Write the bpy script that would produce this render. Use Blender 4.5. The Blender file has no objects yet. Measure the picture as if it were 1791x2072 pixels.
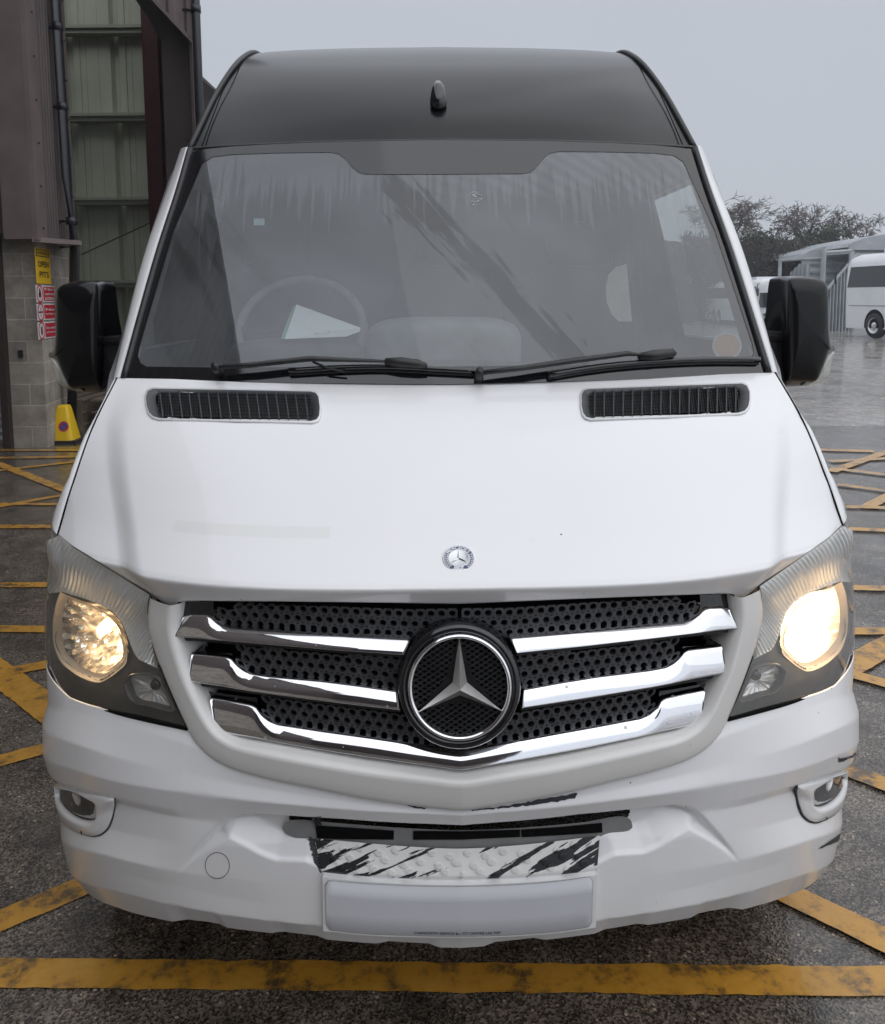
import bpy, math, random
import numpy as np
from mathutils import Vector, Matrix
random.seed(7); rng=np.random.RandomState(5)
C=bpy.context.scene.collection
# ------------------------------------------------------------------ camera
FP=1653.; PCX=895.5; PCY=775.; PITCH=math.atan(170/1653.); CAMH=1.60
YAW=0.0196816; VX=0.03027292; ROLL=-0.0066523; VY=1.43
cam=bpy.data.objects.new('camera',bpy.data.cameras.new('camera')); C.objects.link(cam)
cam.data.sensor_fit='HORIZONTAL'; cam.data.sensor_width=36.; cam.data.lens=FP/1791*36
cam.data.shift_y=-(1036-PCY)/1791; cam.data.clip_start=.05; cam.data.clip_end=800
_c,_s=math.cos(ROLL),math.sin(ROLL); _sp,_cp=math.sin(PITCH),math.cos(PITCH)
R_=Vector((_c,_s*_sp,_s*_cp)); U_=Vector((-_s,_c*_sp,_c*_cp)); F_=Vector((0,_cp,-_sp))
M=Matrix((R_,U_,-F_)).transposed().to_4x4(); M.translation=(0,0,CAMH); cam.matrix_world=M
bpy.context.scene.camera=cam
# ------------------------------------------------------------------ world, sun, exposure
W=bpy.data.worlds.new('World'); bpy.context.scene.world=W; W.use_nodes=True
nt=W.node_tree; nt.nodes.clear()
SUN_EL=math.radians(48); SUN_ROT=math.radians(100)
sky=nt.nodes.new('ShaderNodeTexSky'); sky.sky_type='NISHITA'; sky.sun_disc=False
sky.sun_elevation=SUN_EL; sky.sun_rotation=SUN_ROT; sky.dust_density=5; sky.air_density=1; sky.ozone_density=1
tc=nt.nodes.new('ShaderNodeTexCoord'); sx=nt.nodes.new('ShaderNodeSeparateXYZ')
nt.links.new(tc.outputs['Generated'],sx.inputs[0])
cr=nt.nodes.new('ShaderNodeValToRGB'); cr.color_ramp.elements[0].position=0; cr.color_ramp.elements[1].position=1
e=cr.color_ramp.elements
e[0].color=(.60,.64,.70,1); e[1].color=(1.34,1.38,1.46,1)
k=e.new(.36); k.color=(.61,.65,.72,1)
k=e.new(.6); k.color=(1.0,1.04,1.12,1)
nt.links.new(sx.outputs[2],cr.inputs[0])
cn=nt.nodes.new('ShaderNodeTexNoise'); cn.inputs['Scale'].default_value=1.6; cn.inputs['Detail'].default_value=3
nt.links.new(tc.outputs['Generated'],cn.inputs['Vector'])
mr=nt.nodes.new('ShaderNodeMapRange'); mr.inputs['To Min'].default_value=.93; mr.inputs['To Max'].default_value=1.06
nt.links.new(cn.outputs['Fac'],mr.inputs['Value'])
vm=nt.nodes.new('ShaderNodeVectorMath'); vm.operation='SCALE'; nt.links.new(cr.outputs[0],vm.inputs[0]); nt.links.new(mr.outputs[0],vm.inputs['Scale'])
bk=nt.nodes.new('ShaderNodeMapRange'); bk.interpolation_type='SMOOTHSTEP'; bk.inputs['From Min'].default_value=.1; bk.inputs['From Max'].default_value=-.8; bk.inputs['To Min'].default_value=1.; bk.inputs['To Max'].default_value=1.75  # sky brightened behind the camera, added as fill on the van front
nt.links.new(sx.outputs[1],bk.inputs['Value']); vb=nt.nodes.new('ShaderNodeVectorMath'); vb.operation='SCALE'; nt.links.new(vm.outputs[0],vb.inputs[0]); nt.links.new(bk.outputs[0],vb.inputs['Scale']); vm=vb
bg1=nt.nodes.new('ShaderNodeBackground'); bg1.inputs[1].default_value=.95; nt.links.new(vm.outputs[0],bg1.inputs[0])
bg2=nt.nodes.new('ShaderNodeBackground'); bg2.inputs[1].default_value=.05; nt.links.new(sky.outputs[0],bg2.inputs[0])
mx=nt.nodes.new('ShaderNodeMixShader'); mx.inputs[0].default_value=.12
nt.links.new(bg1.outputs[0],mx.inputs[1]); nt.links.new(bg2.outputs[0],mx.inputs[2])
wo=nt.nodes.new('ShaderNodeOutputWorld'); nt.links.new(mx.outputs[0],wo.inputs[0])
sl=bpy.data.lights.new('sun','SUN'); sl.energy=.55; sl.angle=math.radians(95); sl.color=(1,.97,.93)
sun=bpy.data.objects.new('sun',sl); C.objects.link(sun)
sd=Vector((math.sin(SUN_ROT)*math.cos(SUN_EL),math.cos(SUN_ROT)*math.cos(SUN_EL),math.sin(SUN_EL)))
sun.rotation_euler=sd.to_track_quat('Z','Y').to_euler()
vs=bpy.context.scene.view_settings; vs.view_transform='Standard'; vs.look='None'; vs.exposure=0; vs.gamma=1; vs.use_curve_mapping=False
bpy.context.scene.cycles.transparent_max_bounces=16
# ------------------------------------------------------------------ picture ray helpers
def wray(px,py):
    u=(px-PCX)/FP; v=-(py-PCY)/FP; u,v=_c*u-_s*v,_s*u+_c*v
    return np.array([u,_cp+v*_sp,-_sp+v*_cp])
def WP(px,py,y):      # world point at distance y ahead
    r=wray(px,py); return np.array([0,0,CAMH])+r*(y/r[1])
def G(px,py,z=0.):    # point on the ground
    r=wray(px,py); t=(z-CAMH)/r[2]; return np.array([0,0,CAMH])+r*t
cy_,sy_=math.cos(YAW),math.sin(YAW)
RL=np.array([[cy_,sy_,0],[-sy_,cy_,0],[0,0,1]]); OL=RL@np.array([-VX,-VY,CAMH])
def lray(px,py): return RL@wray(px,py)
def L(px,py,d):       # van-local point at depth d behind the nose
    r=lray(px,py); return OL+r*((d-OL[1])/r[1])
def LD(px,py,D,it=40):      # ray against depth function D(x,z)
    r=lray(px,py); t0=0.9; t1=4.
    f=lambda t:(OL[1]+r[1]*t)-D(OL[0]+r[0]*t,OL[2]+r[2]*t)
    for _ in range(it):
        tm=(t0+t1)/2
        if f(tm)>0: t1=tm
        else: t0=tm
    return OL+r*t1
def DW(x,z): return .60+(z-1.36)*.59+.085*(np.abs(x)/.8)**2.2
def LDw(px,py): return LD(px,py,DW)
# ------------------------------------------------------------------ materials
def N(m,t,**k):
    n=m.node_tree.nodes.new(t)
    for a,b in k.items():
        if a in n.inputs: n.inputs[a].default_value=b
        else: setattr(n,a,b)
    return n
def lk(m,a,b): m.node_tree.links.new(a,b)
def mat(name,col,rough=.5,metal=0,spec=.5,coat=0,emit=None,es=0,noise=None,bump=None,bscale=40,trans=0):
    m=bpy.data.materials.new(name); m.use_nodes=True; b=m.node_tree.nodes['Principled BSDF']
    b.inputs['Base Color'].default_value=(*col,1); b.inputs['Roughness'].default_value=rough
    b.inputs['Metallic'].default_value=metal; b.inputs['Specular IOR Level'].default_value=spec
    b.inputs['Coat Weight'].default_value=coat; b.inputs['Coat Roughness'].default_value=.04
    b.inputs['Transmission Weight'].default_value=trans
    if emit: b.inputs['Emission Color'].default_value=(*emit,1); b.inputs['Emission Strength'].default_value=es
    if noise:  # (scale, amount)
        t=N(m,'ShaderNodeTexCoord'); n=N(m,'ShaderNodeTexNoise',Scale=noise[0],Detail=6.)
        lk(m,t.outputs['Object'],n.inputs['Vector'])
        r=N(m,'ShaderNodeMapRange'); r.inputs['From Min'].default_value=.3; r.inputs['From Max'].default_value=.7
        r.inputs['To Min'].default_value=1-noise[1]; r.inputs['To Max'].default_value=1+noise[1]
        lk(m,n.outputs['Fac'],r.inputs['Value'])
        v=N(m,'ShaderNodeVectorMath',operation='SCALE'); v.inputs[0].default_value=col; lk(m,r.outputs[0],v.inputs['Scale'])
        lk(m,v.outputs[0],b.inputs['Base Color'])
    if bump:
        t=N(m,'ShaderNodeTexCoord'); n=N(m,'ShaderNodeTexNoise',Scale=bscale,Detail=5.)
        lk(m,t.outputs['Object'],n.inputs['Vector']); q=N(m,'ShaderNodeBump',Strength=bump,Distance=.01)
        lk(m,n.outputs['Fac'],q.inputs['Height']); lk(m,q.outputs[0],b.inputs['Normal'])
    return m
def paint(name,col):
    m=mat(name,col,.32,coat=.55); b=m.node_tree.nodes['Principled BSDF']
    t=N(m,'ShaderNodeTexCoord')
    v=N(m,'ShaderNodeTexVoronoi',Scale=34.); lk(m,t.outputs['Object'],v.inputs['Vector'])
    sc=N(m,'ShaderNodeSeparateColor'); lk(m,v.outputs['Color'],sc.inputs[0])
    a=N(m,'ShaderNodeMath',operation='GREATER_THAN'); a.inputs[1].default_value=.91; lk(m,sc.outputs[0],a.inputs[0])
    rr=N(m,'ShaderNodeMath',operation='MULTIPLY'); rr.inputs[1].default_value=.075; lk(m,sc.outputs[1],rr.inputs[0])
    l=N(m,'ShaderNodeMath',operation='LESS_THAN'); lk(m,v.outputs['Distance'],l.inputs[0]); lk(m,rr.outputs[0],l.inputs[1])
    k=N(m,'ShaderNodeMath',operation='MULTIPLY'); lk(m,a.outputs[0],k.inputs[0]); lk(m,l.outputs[0],k.inputs[1])
    g=N(m,'ShaderNodeTexNoise',Scale=3.,Detail=8.,Roughness=.65); lk(m,t.outputs['Object'],g.inputs['Vector'])
    sp=N(m,'ShaderNodeSeparateXYZ'); lk(m,t.outputs['Object'],sp.inputs[0])
    hz=N(m,'ShaderNodeMapRange'); hz.inputs['From Min'].default_value=.62; hz.inputs['From Max'].default_value=.28; hz.inputs['To Min'].default_value=0.04; hz.inputs['To Max'].default_value=.6
    lk(m,sp.outputs[2],hz.inputs['Value'])
    gm=N(m,'ShaderNodeMath',operation='MULTIPLY'); lk(m,g.outputs['Fac'],gm.inputs[0]); lk(m,hz.outputs[0],gm.inputs[1])
    m1=N(m,'ShaderNodeMixRGB'); m1.inputs[1].default_value=(*col,1); m1.inputs[2].default_value=(.42,.38,.31,1); lk(m,gm.outputs[0],m1.inputs[0])
    m2=N(m,'ShaderNodeMixRGB'); lk(m,m1.outputs[0],m2.inputs[1]); m2.inputs[2].default_value=(.05,.045,.04,1); lk(m,k.outputs[0],m2.inputs[0])
    if name=='white_paint':   # old tape residue on the hood
        cx=N(m,'ShaderNodeMath',operation='COMPARE'); cx.inputs[1].default_value=-.415; cx.inputs[2].default_value=.163; lk(m,sp.outputs[0],cx.inputs[0])
        gz=N(m,'ShaderNodeMath',operation='MULTIPLY_ADD'); gz.inputs[1].default_value=.006; lk(m,g.outputs['Fac'],gz.inputs[0]); lk(m,sp.outputs[2],gz.inputs[2])
        cz_=N(m,'ShaderNodeMath',operation='COMPARE'); cz_.inputs[1].default_value=1.1445; cz_.inputs[2].default_value=.0085; lk(m,gz.outputs[0],cz_.inputs[0])
        cc_=N(m,'ShaderNodeMath',operation='MULTIPLY'); lk(m,cx.outputs[0],cc_.inputs[0]); lk(m,cz_.outputs[0],cc_.inputs[1]); m3=N(m,'ShaderNodeMixRGB'); lk(m,cc_.outputs[0],m3.inputs[0]); lk(m,m2.outputs[0],m3.inputs[1]); m3.inputs[2].default_value=(.745,.745,.735,1); m2=m3
    lk(m,m2.outputs[0],b.inputs['Base Color'])
    rg=N(m,'ShaderNodeMapRange'); rg.inputs['To Min'].default_value=.22; rg.inputs['To Max'].default_value=.42; lk(m,g.outputs['Fac'],rg.inputs['Value']); lk(m,rg.outputs[0],b.inputs['Roughness'])
    return m
MT={}
MT['white']=paint('white_paint',(.80,.80,.81))
MT['frame']=paint('cream_white_plastic',(.70,.69,.67))
MT['black']=mat('black_gloss',(.008,.008,.010),.08,coat=.5)
MT['cap']=mat('black_wrap',(.008,.009,.010),.18,spec=.22,coat=.05,bump=.05,bscale=2.5)
MT['plas']=mat('black_plastic',(.018,.018,.02),.42,noise=(30,.3))
MT['hole']=mat('dark_void',(.004,.004,.004),.9,spec=.1)
MT['perf']=mat('perforated_plastic',(.052,.053,.058),.33,noise=(60,.3),bump=.05,bscale=300)
MT['grey']=mat('grey_plastic',(.055,.057,.062),.45,noise=(60,.2))
MT['lgrey']=mat('light_grey_plastic',(.22,.22,.22),.55,noise=(20,.15))
MT['chrome']=mat('chrome',(.80,.80,.82),.06,metal=1)
MT['mirrorm']=mat('reflector_silver',(.88,.88,.86),.12,metal=1)
MT['ribs']=mat('ribbed_silver',(.80,.81,.82),.28,metal=.6)
MT['bezel']=mat('headlamp_bezel',(.07,.07,.068),.30,noise=(12,.2))
MT['halo']=mat('headlamp_ring',(.55,.48,.40),.4)
MT['rubber']=mat('tyre_rubber',(.02,.02,.02),.8,noise=(30,.3))
MT['plate']=mat('plate_grey',(.54,.545,.575),.85,spec=.15)
MT['ink']=mat('dark_ink',(.03,.03,.035),.6)
MT['blue']=mat('badge_blue',(.025,.03,.10),.3,coat=.5)
MT['silver']=mat('badge_silver',(.62,.63,.65),.25,metal=.7)
MT['starm']=mat('satin_chrome',(.72,.71,.69),.30,metal=.75)
MT['int']=mat('interior_dark',(.045,.047,.05),.7,noise=(8,.2))
MT['intl']=mat('interior_trim',(.22,.23,.24),.6,noise=(8,.15))
MT['cream']=mat('cream_vinyl',(.80,.78,.66),.6,noise=(20,.08))
MT['bulb']=mat('lamp_light',(1,.9,.7),.5,emit=(1,.66,.30),es=26)
MT['bulbL']=mat('lamp_light_soft',(1,.9,.7),.5,emit=(1,.64,.28),es=14)
MT['amber']=mat('amber_plastic',(.45,.10,.03),.3)
def glassm(name,tint,fac_mul,film=None,rough=0.0):
    m=bpy.data.materials.new(name); m.use_nodes=True; m.node_tree.nodes.clear()
    o=N(m,'ShaderNodeOutputMaterial'); t=N(m,'ShaderNodeBsdfTransparent'); t.inputs[0].default_value=(*tint,1)
    g=N(m,'ShaderNodeBsdfGlossy'); g.inputs['Roughness'].default_value=rough; g.inputs[0].default_value=(.95,.97,1,1)
    f=N(m,'ShaderNodeLayerWeight'); f.inputs[0].default_value=.5
    pw=N(m,'ShaderNodeMath',operation='POWER'); pw.inputs[1].default_value=4.5; lk(m,f.outputs['Facing'],pw.inputs[0])
    mu=N(m,'ShaderNodeMath',operation='MULTIPLY_ADD'); mu.inputs[1].default_value=.85*min(fac_mul,1.1); mu.inputs[2].default_value=.048*fac_mul; mu.use_clamp=True; lk(m,pw.outputs[0],mu.inputs[0])
    mx=N(m,'ShaderNodeMixShader'); lk(m,mu.outputs[0],mx.inputs[0]); lk(m,g.outputs[0],mx.inputs[2])
    if film is None: lk(m,t.outputs[0],mx.inputs[1])
    else:
        d=N(m,'ShaderNodeBsdfDiffuse'); d.inputs[0].default_value=(*film[0],1)
        m2=N(m,'ShaderNodeMixShader'); lk(m,t.outputs[0],m2.inputs[1]); lk(m,d.outputs[0],m2.inputs[2])
        if callable(film[1]): lk(m,film[1](m),m2.inputs[0])
        else: m2.inputs[0].default_value=film[1]
        lk(m,m2.outputs[0],mx.inputs[1])
    lk(m,mx.outputs[0],o.inputs[0]); return m
def wsfilm(m):
    # condensation on the inside of the glass: thick near the top with run marks, cleared sweeps in the middle
    t=N(m,'ShaderNodeTexCoord'); mp=N(m,'ShaderNodeMapping'); mp.inputs['Scale'].default_value=(62,1,2.0); lk(m,t.outputs['Object'],mp.inputs[0])
    n1=N(m,'ShaderNodeTexNoise',Scale=1.6,Detail=3.); lk(m,mp.outputs[0],n1.inputs['Vector'])
    n2=N(m,'ShaderNodeTexNoise',Scale=2.2,Detail=4.,Distortion=1.2); lk(m,t.outputs['Object'],n2.inputs['Vector'])
    mp2=N(m,'ShaderNodeMapping'); mp2.vector_type='TEXTURE'; mp2.inputs['Rotation'].default_value=(0,math.radians(50),0); mp2.inputs['Scale'].default_value=(.9,1,.07); lk(m,t.outputs['Object'],mp2.inputs[0])
    n3=N(m,'ShaderNodeTexNoise',Scale=1.5,Detail=6.,Distortion=.8); lk(m,mp2.outputs[0],n3.inputs['Vector'])
    s=N(m,'ShaderNodeSeparateXYZ'); lk(m,t.outputs['Object'],s.inputs[0])
    a=N(m,'ShaderNodeMath',operation='MULTIPLY_ADD'); a.inputs[1].default_value=.55; a.inputs[2].default_value=0; lk(m,n1.outputs[0],a.inputs[0])
    h=N(m,'ShaderNodeMath',operation='ADD'); lk(m,s.outputs[2],h.inputs[0]); lk(m,a.outputs[0],h.inputs[1])
    r=N(m,'ShaderNodeMapRange'); r.inputs['From Min'].default_value=2.16; r.inputs['From Max'].default_value=2.20; r.inputs['To Min'].default_value=.0; r.inputs['To Max'].default_value=.05; lk(m,h.outputs[0],r.inputs['Value'])
    r2=N(m,'ShaderNodeMapRange'); r2.inputs['From Min'].default_value=.35; r2.inputs['From Max'].default_value=.7; r2.inputs['To Min'].default_value=.065; r2.inputs['To Max'].default_value=.12; lk(m,n2.outputs[0],r2.inputs['Value'])
    r3=N(m,'ShaderNodeMapRange'); r3.inputs['From Min'].default_value=.62; r3.inputs['From Max'].default_value=.66; r3.inputs['To Min'].default_value=0; r3.inputs['To Max'].default_value=-.02; lk(m,n3.outputs[0],r3.inputs['Value'])
    pts=[(760,372),(810,398),(870,432),(930,492),(990,548),(1050,612),(1110,668),(1180,715)]
    XZ=[LDw(a,b_) for a,b_ in pts]; fc=N(m,'ShaderNodeFloatCurve'); cv=fc.mapping.curves[0]
    nx=N(m,'ShaderNodeMapRange'); nx.inputs['From Min'].default_value=-.5; nx.inputs['From Max'].default_value=.7; lk(m,s.outputs[0],nx.inputs['Value'])
    f1=lambda p:(p[0]+.5)/1.2; f2=lambda p:(p[2]-1.3)/1.0
    cv.points[0].location=(0,f2(XZ[0])+.12); cv.points[1].location=(1,f2(XZ[-1])-.25)
    for p in XZ: cv.points.new(f1(p),f2(p))
    fc.mapping.update(); lk(m,nx.outputs[0],fc.inputs['Value'])
    zc=N(m,'ShaderNodeMath',operation='MULTIPLY_ADD'); zc.inputs[1].default_value=1.; zc.inputs[2].default_value=1.3; lk(m,fc.outputs[0],zc.inputs[0])
    dd=N(m,'ShaderNodeMath',operation='SUBTRACT'); lk(m,s.outputs[2],dd.inputs[0]); lk(m,zc.outputs[0],dd.inputs[1])
    nn=N(m,'ShaderNodeTexNoise',Scale=2.6,Detail=7.,Distortion=.6,Roughness=.6); lk(m,mp2.outputs[0],nn.inputs['Vector'])
    n4=N(m,'ShaderNodeTexNoise',Scale=9.,Detail=5.,Distortion=.4); lk(m,t.outputs['Object'],n4.inputs['Vector'])
    ab=N(m,'ShaderNodeMath',operation='ABSOLUTE'); lk(m,dd.outputs[0],ab.inputs[0])
    am=N(m,'ShaderNodeMath',operation='MULTIPLY_ADD'); am.inputs[1].default_value=-.34; am.inputs[2].default_value=.178; lk(m,nn.outputs[0],am.inputs[0])
    a5=N(m,'ShaderNodeMath',operation='MULTIPLY_ADD'); a5.inputs[1].default_value=-.10; lk(m,n4.outputs[0],a5.inputs[0]); lk(m,am.outputs[0],a5.inputs[2])
    sm_=N(m,'ShaderNodeMath',operation='ADD'); lk(m,ab.outputs[0],sm_.inputs[0]); lk(m,a5.outputs[0],sm_.inputs[1])
    rs_=N(m,'ShaderNodeMapRange'); rs_.inputs['From Min'].default_value=-.005; rs_.inputs['From Max'].default_value=.008; rs_.inputs['To Min'].default_value=-.07; rs_.inputs['To Max'].default_value=0; lk(m,sm_.outputs[0],rs_.inputs['Value'])
    # only between the two ends of the smear
    gx=N(m,'ShaderNodeMath',operation='COMPARE'); gx.inputs[1].default_value=.09; gx.inputs[2].default_value=.27; lk(m,s.outputs[0],gx.inputs[0])
    rg_=N(m,'ShaderNodeMath',operation='MULTIPLY'); lk(m,rs_.outputs[0],rg_.inputs[0]); lk(m,gx.outputs[0],rg_.inputs[1])
    # old wiper arcs, dusty
    mpw=N(m,'ShaderNodeMapping'); mpw.inputs['Location'].default_value=(.25,0,-1.05); lk(m,t.outputs['Object'],mpw.inputs[0])
    wv_=N(m,'ShaderNodeTexWave',wave_type='RINGS',rings_direction='Y'); wv_.inputs['Scale'].default_value=9.; wv_.inputs['Distortion'].default_value=1.5; wv_.inputs['Detail'].default_value=4.; wv_.inputs['Detail Scale'].default_value=6.; lk(m,mpw.outputs[0],wv_.inputs['Vector'])
    wz=N(m,'ShaderNodeMapRange'); wz.inputs['From Min'].default_value=1.84; wz.inputs['From Max'].default_value=1.93; wz.inputs['To Min'].default_value=0; wz.inputs['To Max'].default_value=.075; lk(m,s.outputs[2],wz.inputs['Value'])
    wx=N(m,'ShaderNodeMapRange',interpolation_type='SMOOTHSTEP'); wx.inputs['From Min'].default_value=-.10; wx.inputs['From Max'].default_value=.02; lk(m,s.outputs[0],wx.inputs['Value'])
    wm1=N(m,'ShaderNodeMath',operation='MULTIPLY'); lk(m,wv_.outputs['Fac'],wm1.inputs[0]); lk(m,wz.outputs[0],wm1.inputs[1]); wm2=N(m,'ShaderNodeMath',operation='MULTIPLY'); lk(m,wm1.outputs[0],wm2.inputs[0]); lk(m,wx.outputs[0],wm2.inputs[1])
    wm3=N(m,'ShaderNodeMath',operation='MULTIPLY'); lk(m,wm2.outputs[0],wm3.inputs[0]); lk(m,n2.outputs[0],wm3.inputs[1])
    q0=N(m,'ShaderNodeMath',operation='ADD'); lk(m,rg_.outputs[0],q0.inputs[0]); lk(m,wm3.outputs[0],q0.inputs[1])
    q9=N(m,'ShaderNodeMath',operation='ADD'); lk(m,r.outputs[0],q9.inputs[0]); lk(m,q0.outputs[0],q9.inputs[1])
    q=N(m,'ShaderNodeMath',operation='ADD'); lk(m,q9.outputs[0],q.inputs[0]); lk(m,r2.outputs[0],q.inputs[1])
    q2=N(m,'ShaderNodeMath',operation='ADD'); q2.use_clamp=True; lk(m,q.outputs[0],q2.inputs[0]); lk(m,r3.outputs[0],q2.inputs[1])
    return q2.outputs[0]
MT['ws']=glassm('windscreen_glass',(.62,.66,.66),1.5,film=((.75,.78,.82),wsfilm))
MT['sg']=glassm('side_glass',(.68,.72,.72),1.0)
MT['fogg']=glassm('fog_glass',(.9,.9,.9),1.2)
MT['bmir']=mat('black_mirror_shell',(.006,.006,.007),.12,spec=.3)
MT['lens']=glassm('clear_lens',(.93,.93,.91),1.2,film=((.75,.72,.66),.05),rough=.02)
MT['lensR']=glassm('cloudy_lens',(.92,.92,.9),1.2,film=((.85,.84,.82),.13),rough=.03)
# ------------------------------------------------------------------ object helpers
def tag(o,label=None,cat=None,group=None,kind=None):
    if label: o['label']=label
    if cat: o['category']=cat
    if group: o['group']=group
    if kind: o['kind']=kind
    return o
def mesh(name,V,F,m,parent=None,smooth=True,uv=None):
    me=bpy.data.meshes.new(name); me.from_pydata([tuple(map(float,v)) for v in V],[],[tuple(int(i) for i in f) for f in F]); me.update()
    if uv is not None:
        l=me.uv_layers.new(name='uv')
        idx=np.empty(len(me.loops),int); me.loops.foreach_get('vertex_index',idx)
        l.data.foreach_set('uv',np.asarray(uv,float)[idx].ravel())
    if isinstance(m,str): m=MT[m]
    me.materials.append(m)
    if smooth: me.polygons.foreach_set('use_smooth',[True]*len(me.polygons))
    o=bpy.data.objects.new(name,me); C.objects.link(o)
    if parent is not None: o.parent=parent
    return o
def empty(name,loc=(0,0,0),rz=0,parent=None):
    o=bpy.data.objects.new(name,None); C.objects.link(o); o.location=loc; o.rotation_euler=(0,0,rz); o.empty_display_size=.1
    if parent is not None: o.parent=parent
    return o
class MB:
    def __init__(s): s.V=[]; s.F=[]
    def add(s,V,F):
        n=len(s.V); s.V+= [tuple(v) for v in V]; s.F+=[tuple(i+n for i in f) for f in F]; return s
    def box(s,a,b,rot=None,c=None):
        a=np.minimum(a,b) if rot is None else np.array(a); b=np.maximum(np.array(a),b)
        P=[(x,y,z) for x in(a[0],b[0]) for y in(a[1],b[1]) for z in(a[2],b[2])]
        return s.add(P,[(0,1,3,2),(4,6,7,5),(0,4,5,1),(2,3,7,6),(0,2,6,4),(1,5,7,3)])
    def hexa(s,q0,q1):  # two quads -> solid
        return s.add(list(q0)+list(q1),[(0,1,2,3),(7,6,5,4),(0,4,5,1),(1,5,6,2),(2,6,7,3),(3,7,4,0)])
    def tube(s,pts,r,n=8,cap=True,flat=1.0):
        pts=[Vector(p) for p in pts]; rr=r if hasattr(r,'__len__') else [r]*len(pts); rings=[]
        up=Vector((0,0,1))
        for i,p in enumerate(pts):
            t=(pts[min(i+1,len(pts)-1)]-pts[max(i-1,0)]).normalized()
            a=t.cross(up)
            if a.length<1e-3: a=t.cross(Vector((0,1,0)))
            a.normalize(); b=t.cross(a).normalized()
            rings.append([p+a*math.cos(2*math.pi*k/n)*rr[i]+b*math.sin(2*math.pi*k/n)*rr[i]*flat for k in range(n)])
        V=[v for g in rings for v in g]; F=[]
        for i in range(len(pts)-1):
            for k in range(n):
                F.append((i*n+k,i*n+(k+1)%n,(i+1)*n+(k+1)%n,(i+1)*n+k))
        if cap: F.append(tuple(range(n))[::-1]); F.append(tuple((len(pts)-1)*n+k for k in range(n)))
        return s.add(V,F)
    def build(s,name,m,parent=None,smooth=False): return mesh(name,s.V,s.F,m,parent,smooth)
def grid(P):  # P [nv,nu,3]
    nv,nu=P.shape[:2]; F=[]
    for i in range(nv-1):
        for j in range(nu-1):
            a=i*nu+j; F.append((a,a+1,a+nu+1,a+nu))
    return P.reshape(-1,3),F
def cr1(K,n):   # catmull-rom resample of knots K [k,dim] to n points by chord length
    K=np.asarray(K,float)
    if len(K)==2:
        t=np.linspace(0,1,n)[:,None]; return K[0]*(1-t)+K[1]*t
    d=np.r_[0,np.cumsum(np.maximum(np.linalg.norm(np.diff(K,axis=0),axis=1),1e-9)**.7)]
    out=hermite(d,K,np.linspace(0,d[-1],n)); return out
def hermite(x,K,q):
    x=np.asarray(x,float); K=np.asarray(K,float)
    if K.ndim==1: K=K[:,None]; sq=True
    else: sq=False
    h=np.diff(x); dl=np.diff(K,axis=0)/h[:,None]; m=np.zeros_like(K)
    m[0]=dl[0]; m[-1]=dl[-1]
    for i in range(1,len(x)-1):
        w1=h[i]; w2=h[i-1]; m[i]=(dl[i-1]*w1+dl[i]*w2)/(w1+w2)
    i=np.clip(np.searchsorted(x,q,side='right')-1,0,len(x)-2); t=((q-x[i])/h[i])[:,None]; hh=h[i][:,None]
    t2,t3=t*t,t*t*t
    r=(2*t3-3*t2+1)*K[i]+(t3-2*t2+t)*hh*m[i]+(-2*t3+3*t2)*K[i+1]+(t3-t2)*hh*m[i+1]
    return r[:,0] if sq else r
def pl(K,n):   # piecewise linear resample by arc length
    K=np.asarray(K,float); d=np.r_[0,np.cumsum(np.linalg.norm(np.diff(K,axis=0),axis=1))]; q=np.linspace(0,d[-1],n)
    return np.array([np.interp(q,d,K[:,j]) for j in range(K.shape[1])]).T
# plan curve of the nose
_px=np.array([0,.2,.4,.6,.75,.85,.92,.962,.984,.992,.993,.993]); _pd=np.array([0,.008,.035,.09,.165,.245,.325,.40,.50,.62,.85,1.4])
_pp=cr1(np.c_[_px,_pd],1400); _pp[0]=(0,0)
_ps=np.r_[0,np.cumsum(np.linalg.norm(np.diff(_pp,axis=0),axis=1))]
_tn=np.gradient(_pp,axis=0); _tn[0]=(1,0); _tn/=np.linalg.norm(_tn,axis=1)[:,None]; _nn=np.c_[-_tn[:,1],_tn[:,0]]  # inward (behind)
def SH(s,z,o):
    s=np.asarray(s,float); a=np.abs(s); sg=np.where(s<0,-1,1)
    x=np.interp(a,_ps,_pp[:,0])+np.interp(a,_ps,_nn[:,0])*o; d=np.interp(a,_ps,_pp[:,1])+np.interp(a,_ps,_nn[:,1])*o
    return np.stack([sg*x,d,np.broadcast_to(z,np.shape(x))],-1)
def RS(px,py,o=0.):   # picture point -> (s,z,o) on the nose shell inset by o
    r=lray(px,py); best=None
    sg=-1 if px<927 else 1
    X=sg*(_pp[:,0]+_nn[:,0]*o); D=_pp[:,1]+_nn[:,1]*o
    k=(X-OL[0])*r[1]-(D-OL[1])*r[0]      # sign change = crossing
    k=k*sg
    idx=np.where((k[:-1]<=0)&(k[1:]>0))[0]
    if len(idx): i=idx[0]; w=-k[i]/(k[i+1]-k[i])
    elif k[0]>0 : i=0; w=0
    else: i=int(np.argmax(k[:-1])); w=0
    s=_ps[i]+(_ps[i+1]-_ps[i])*w; d=D[i]+(D[i+1]-D[i])*w
    t=(d-OL[1])/r[1]; return np.array([sg*s,OL[2]+r[2]*t,o])
def inpoly(P,x,y):
    P=np.asarray(P); c=np.zeros(np.shape(x),bool); n=len(P)
    for i in range(n):
        x1,y1=P[i]; x2,y2=P[(i+1)%n]
        if y1==y2: continue
        k=((y1>y)!=(y2>y))&(x<(x2-x1)*(y-y1)/(y2-y1)+x1); c^=k
    return c
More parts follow.
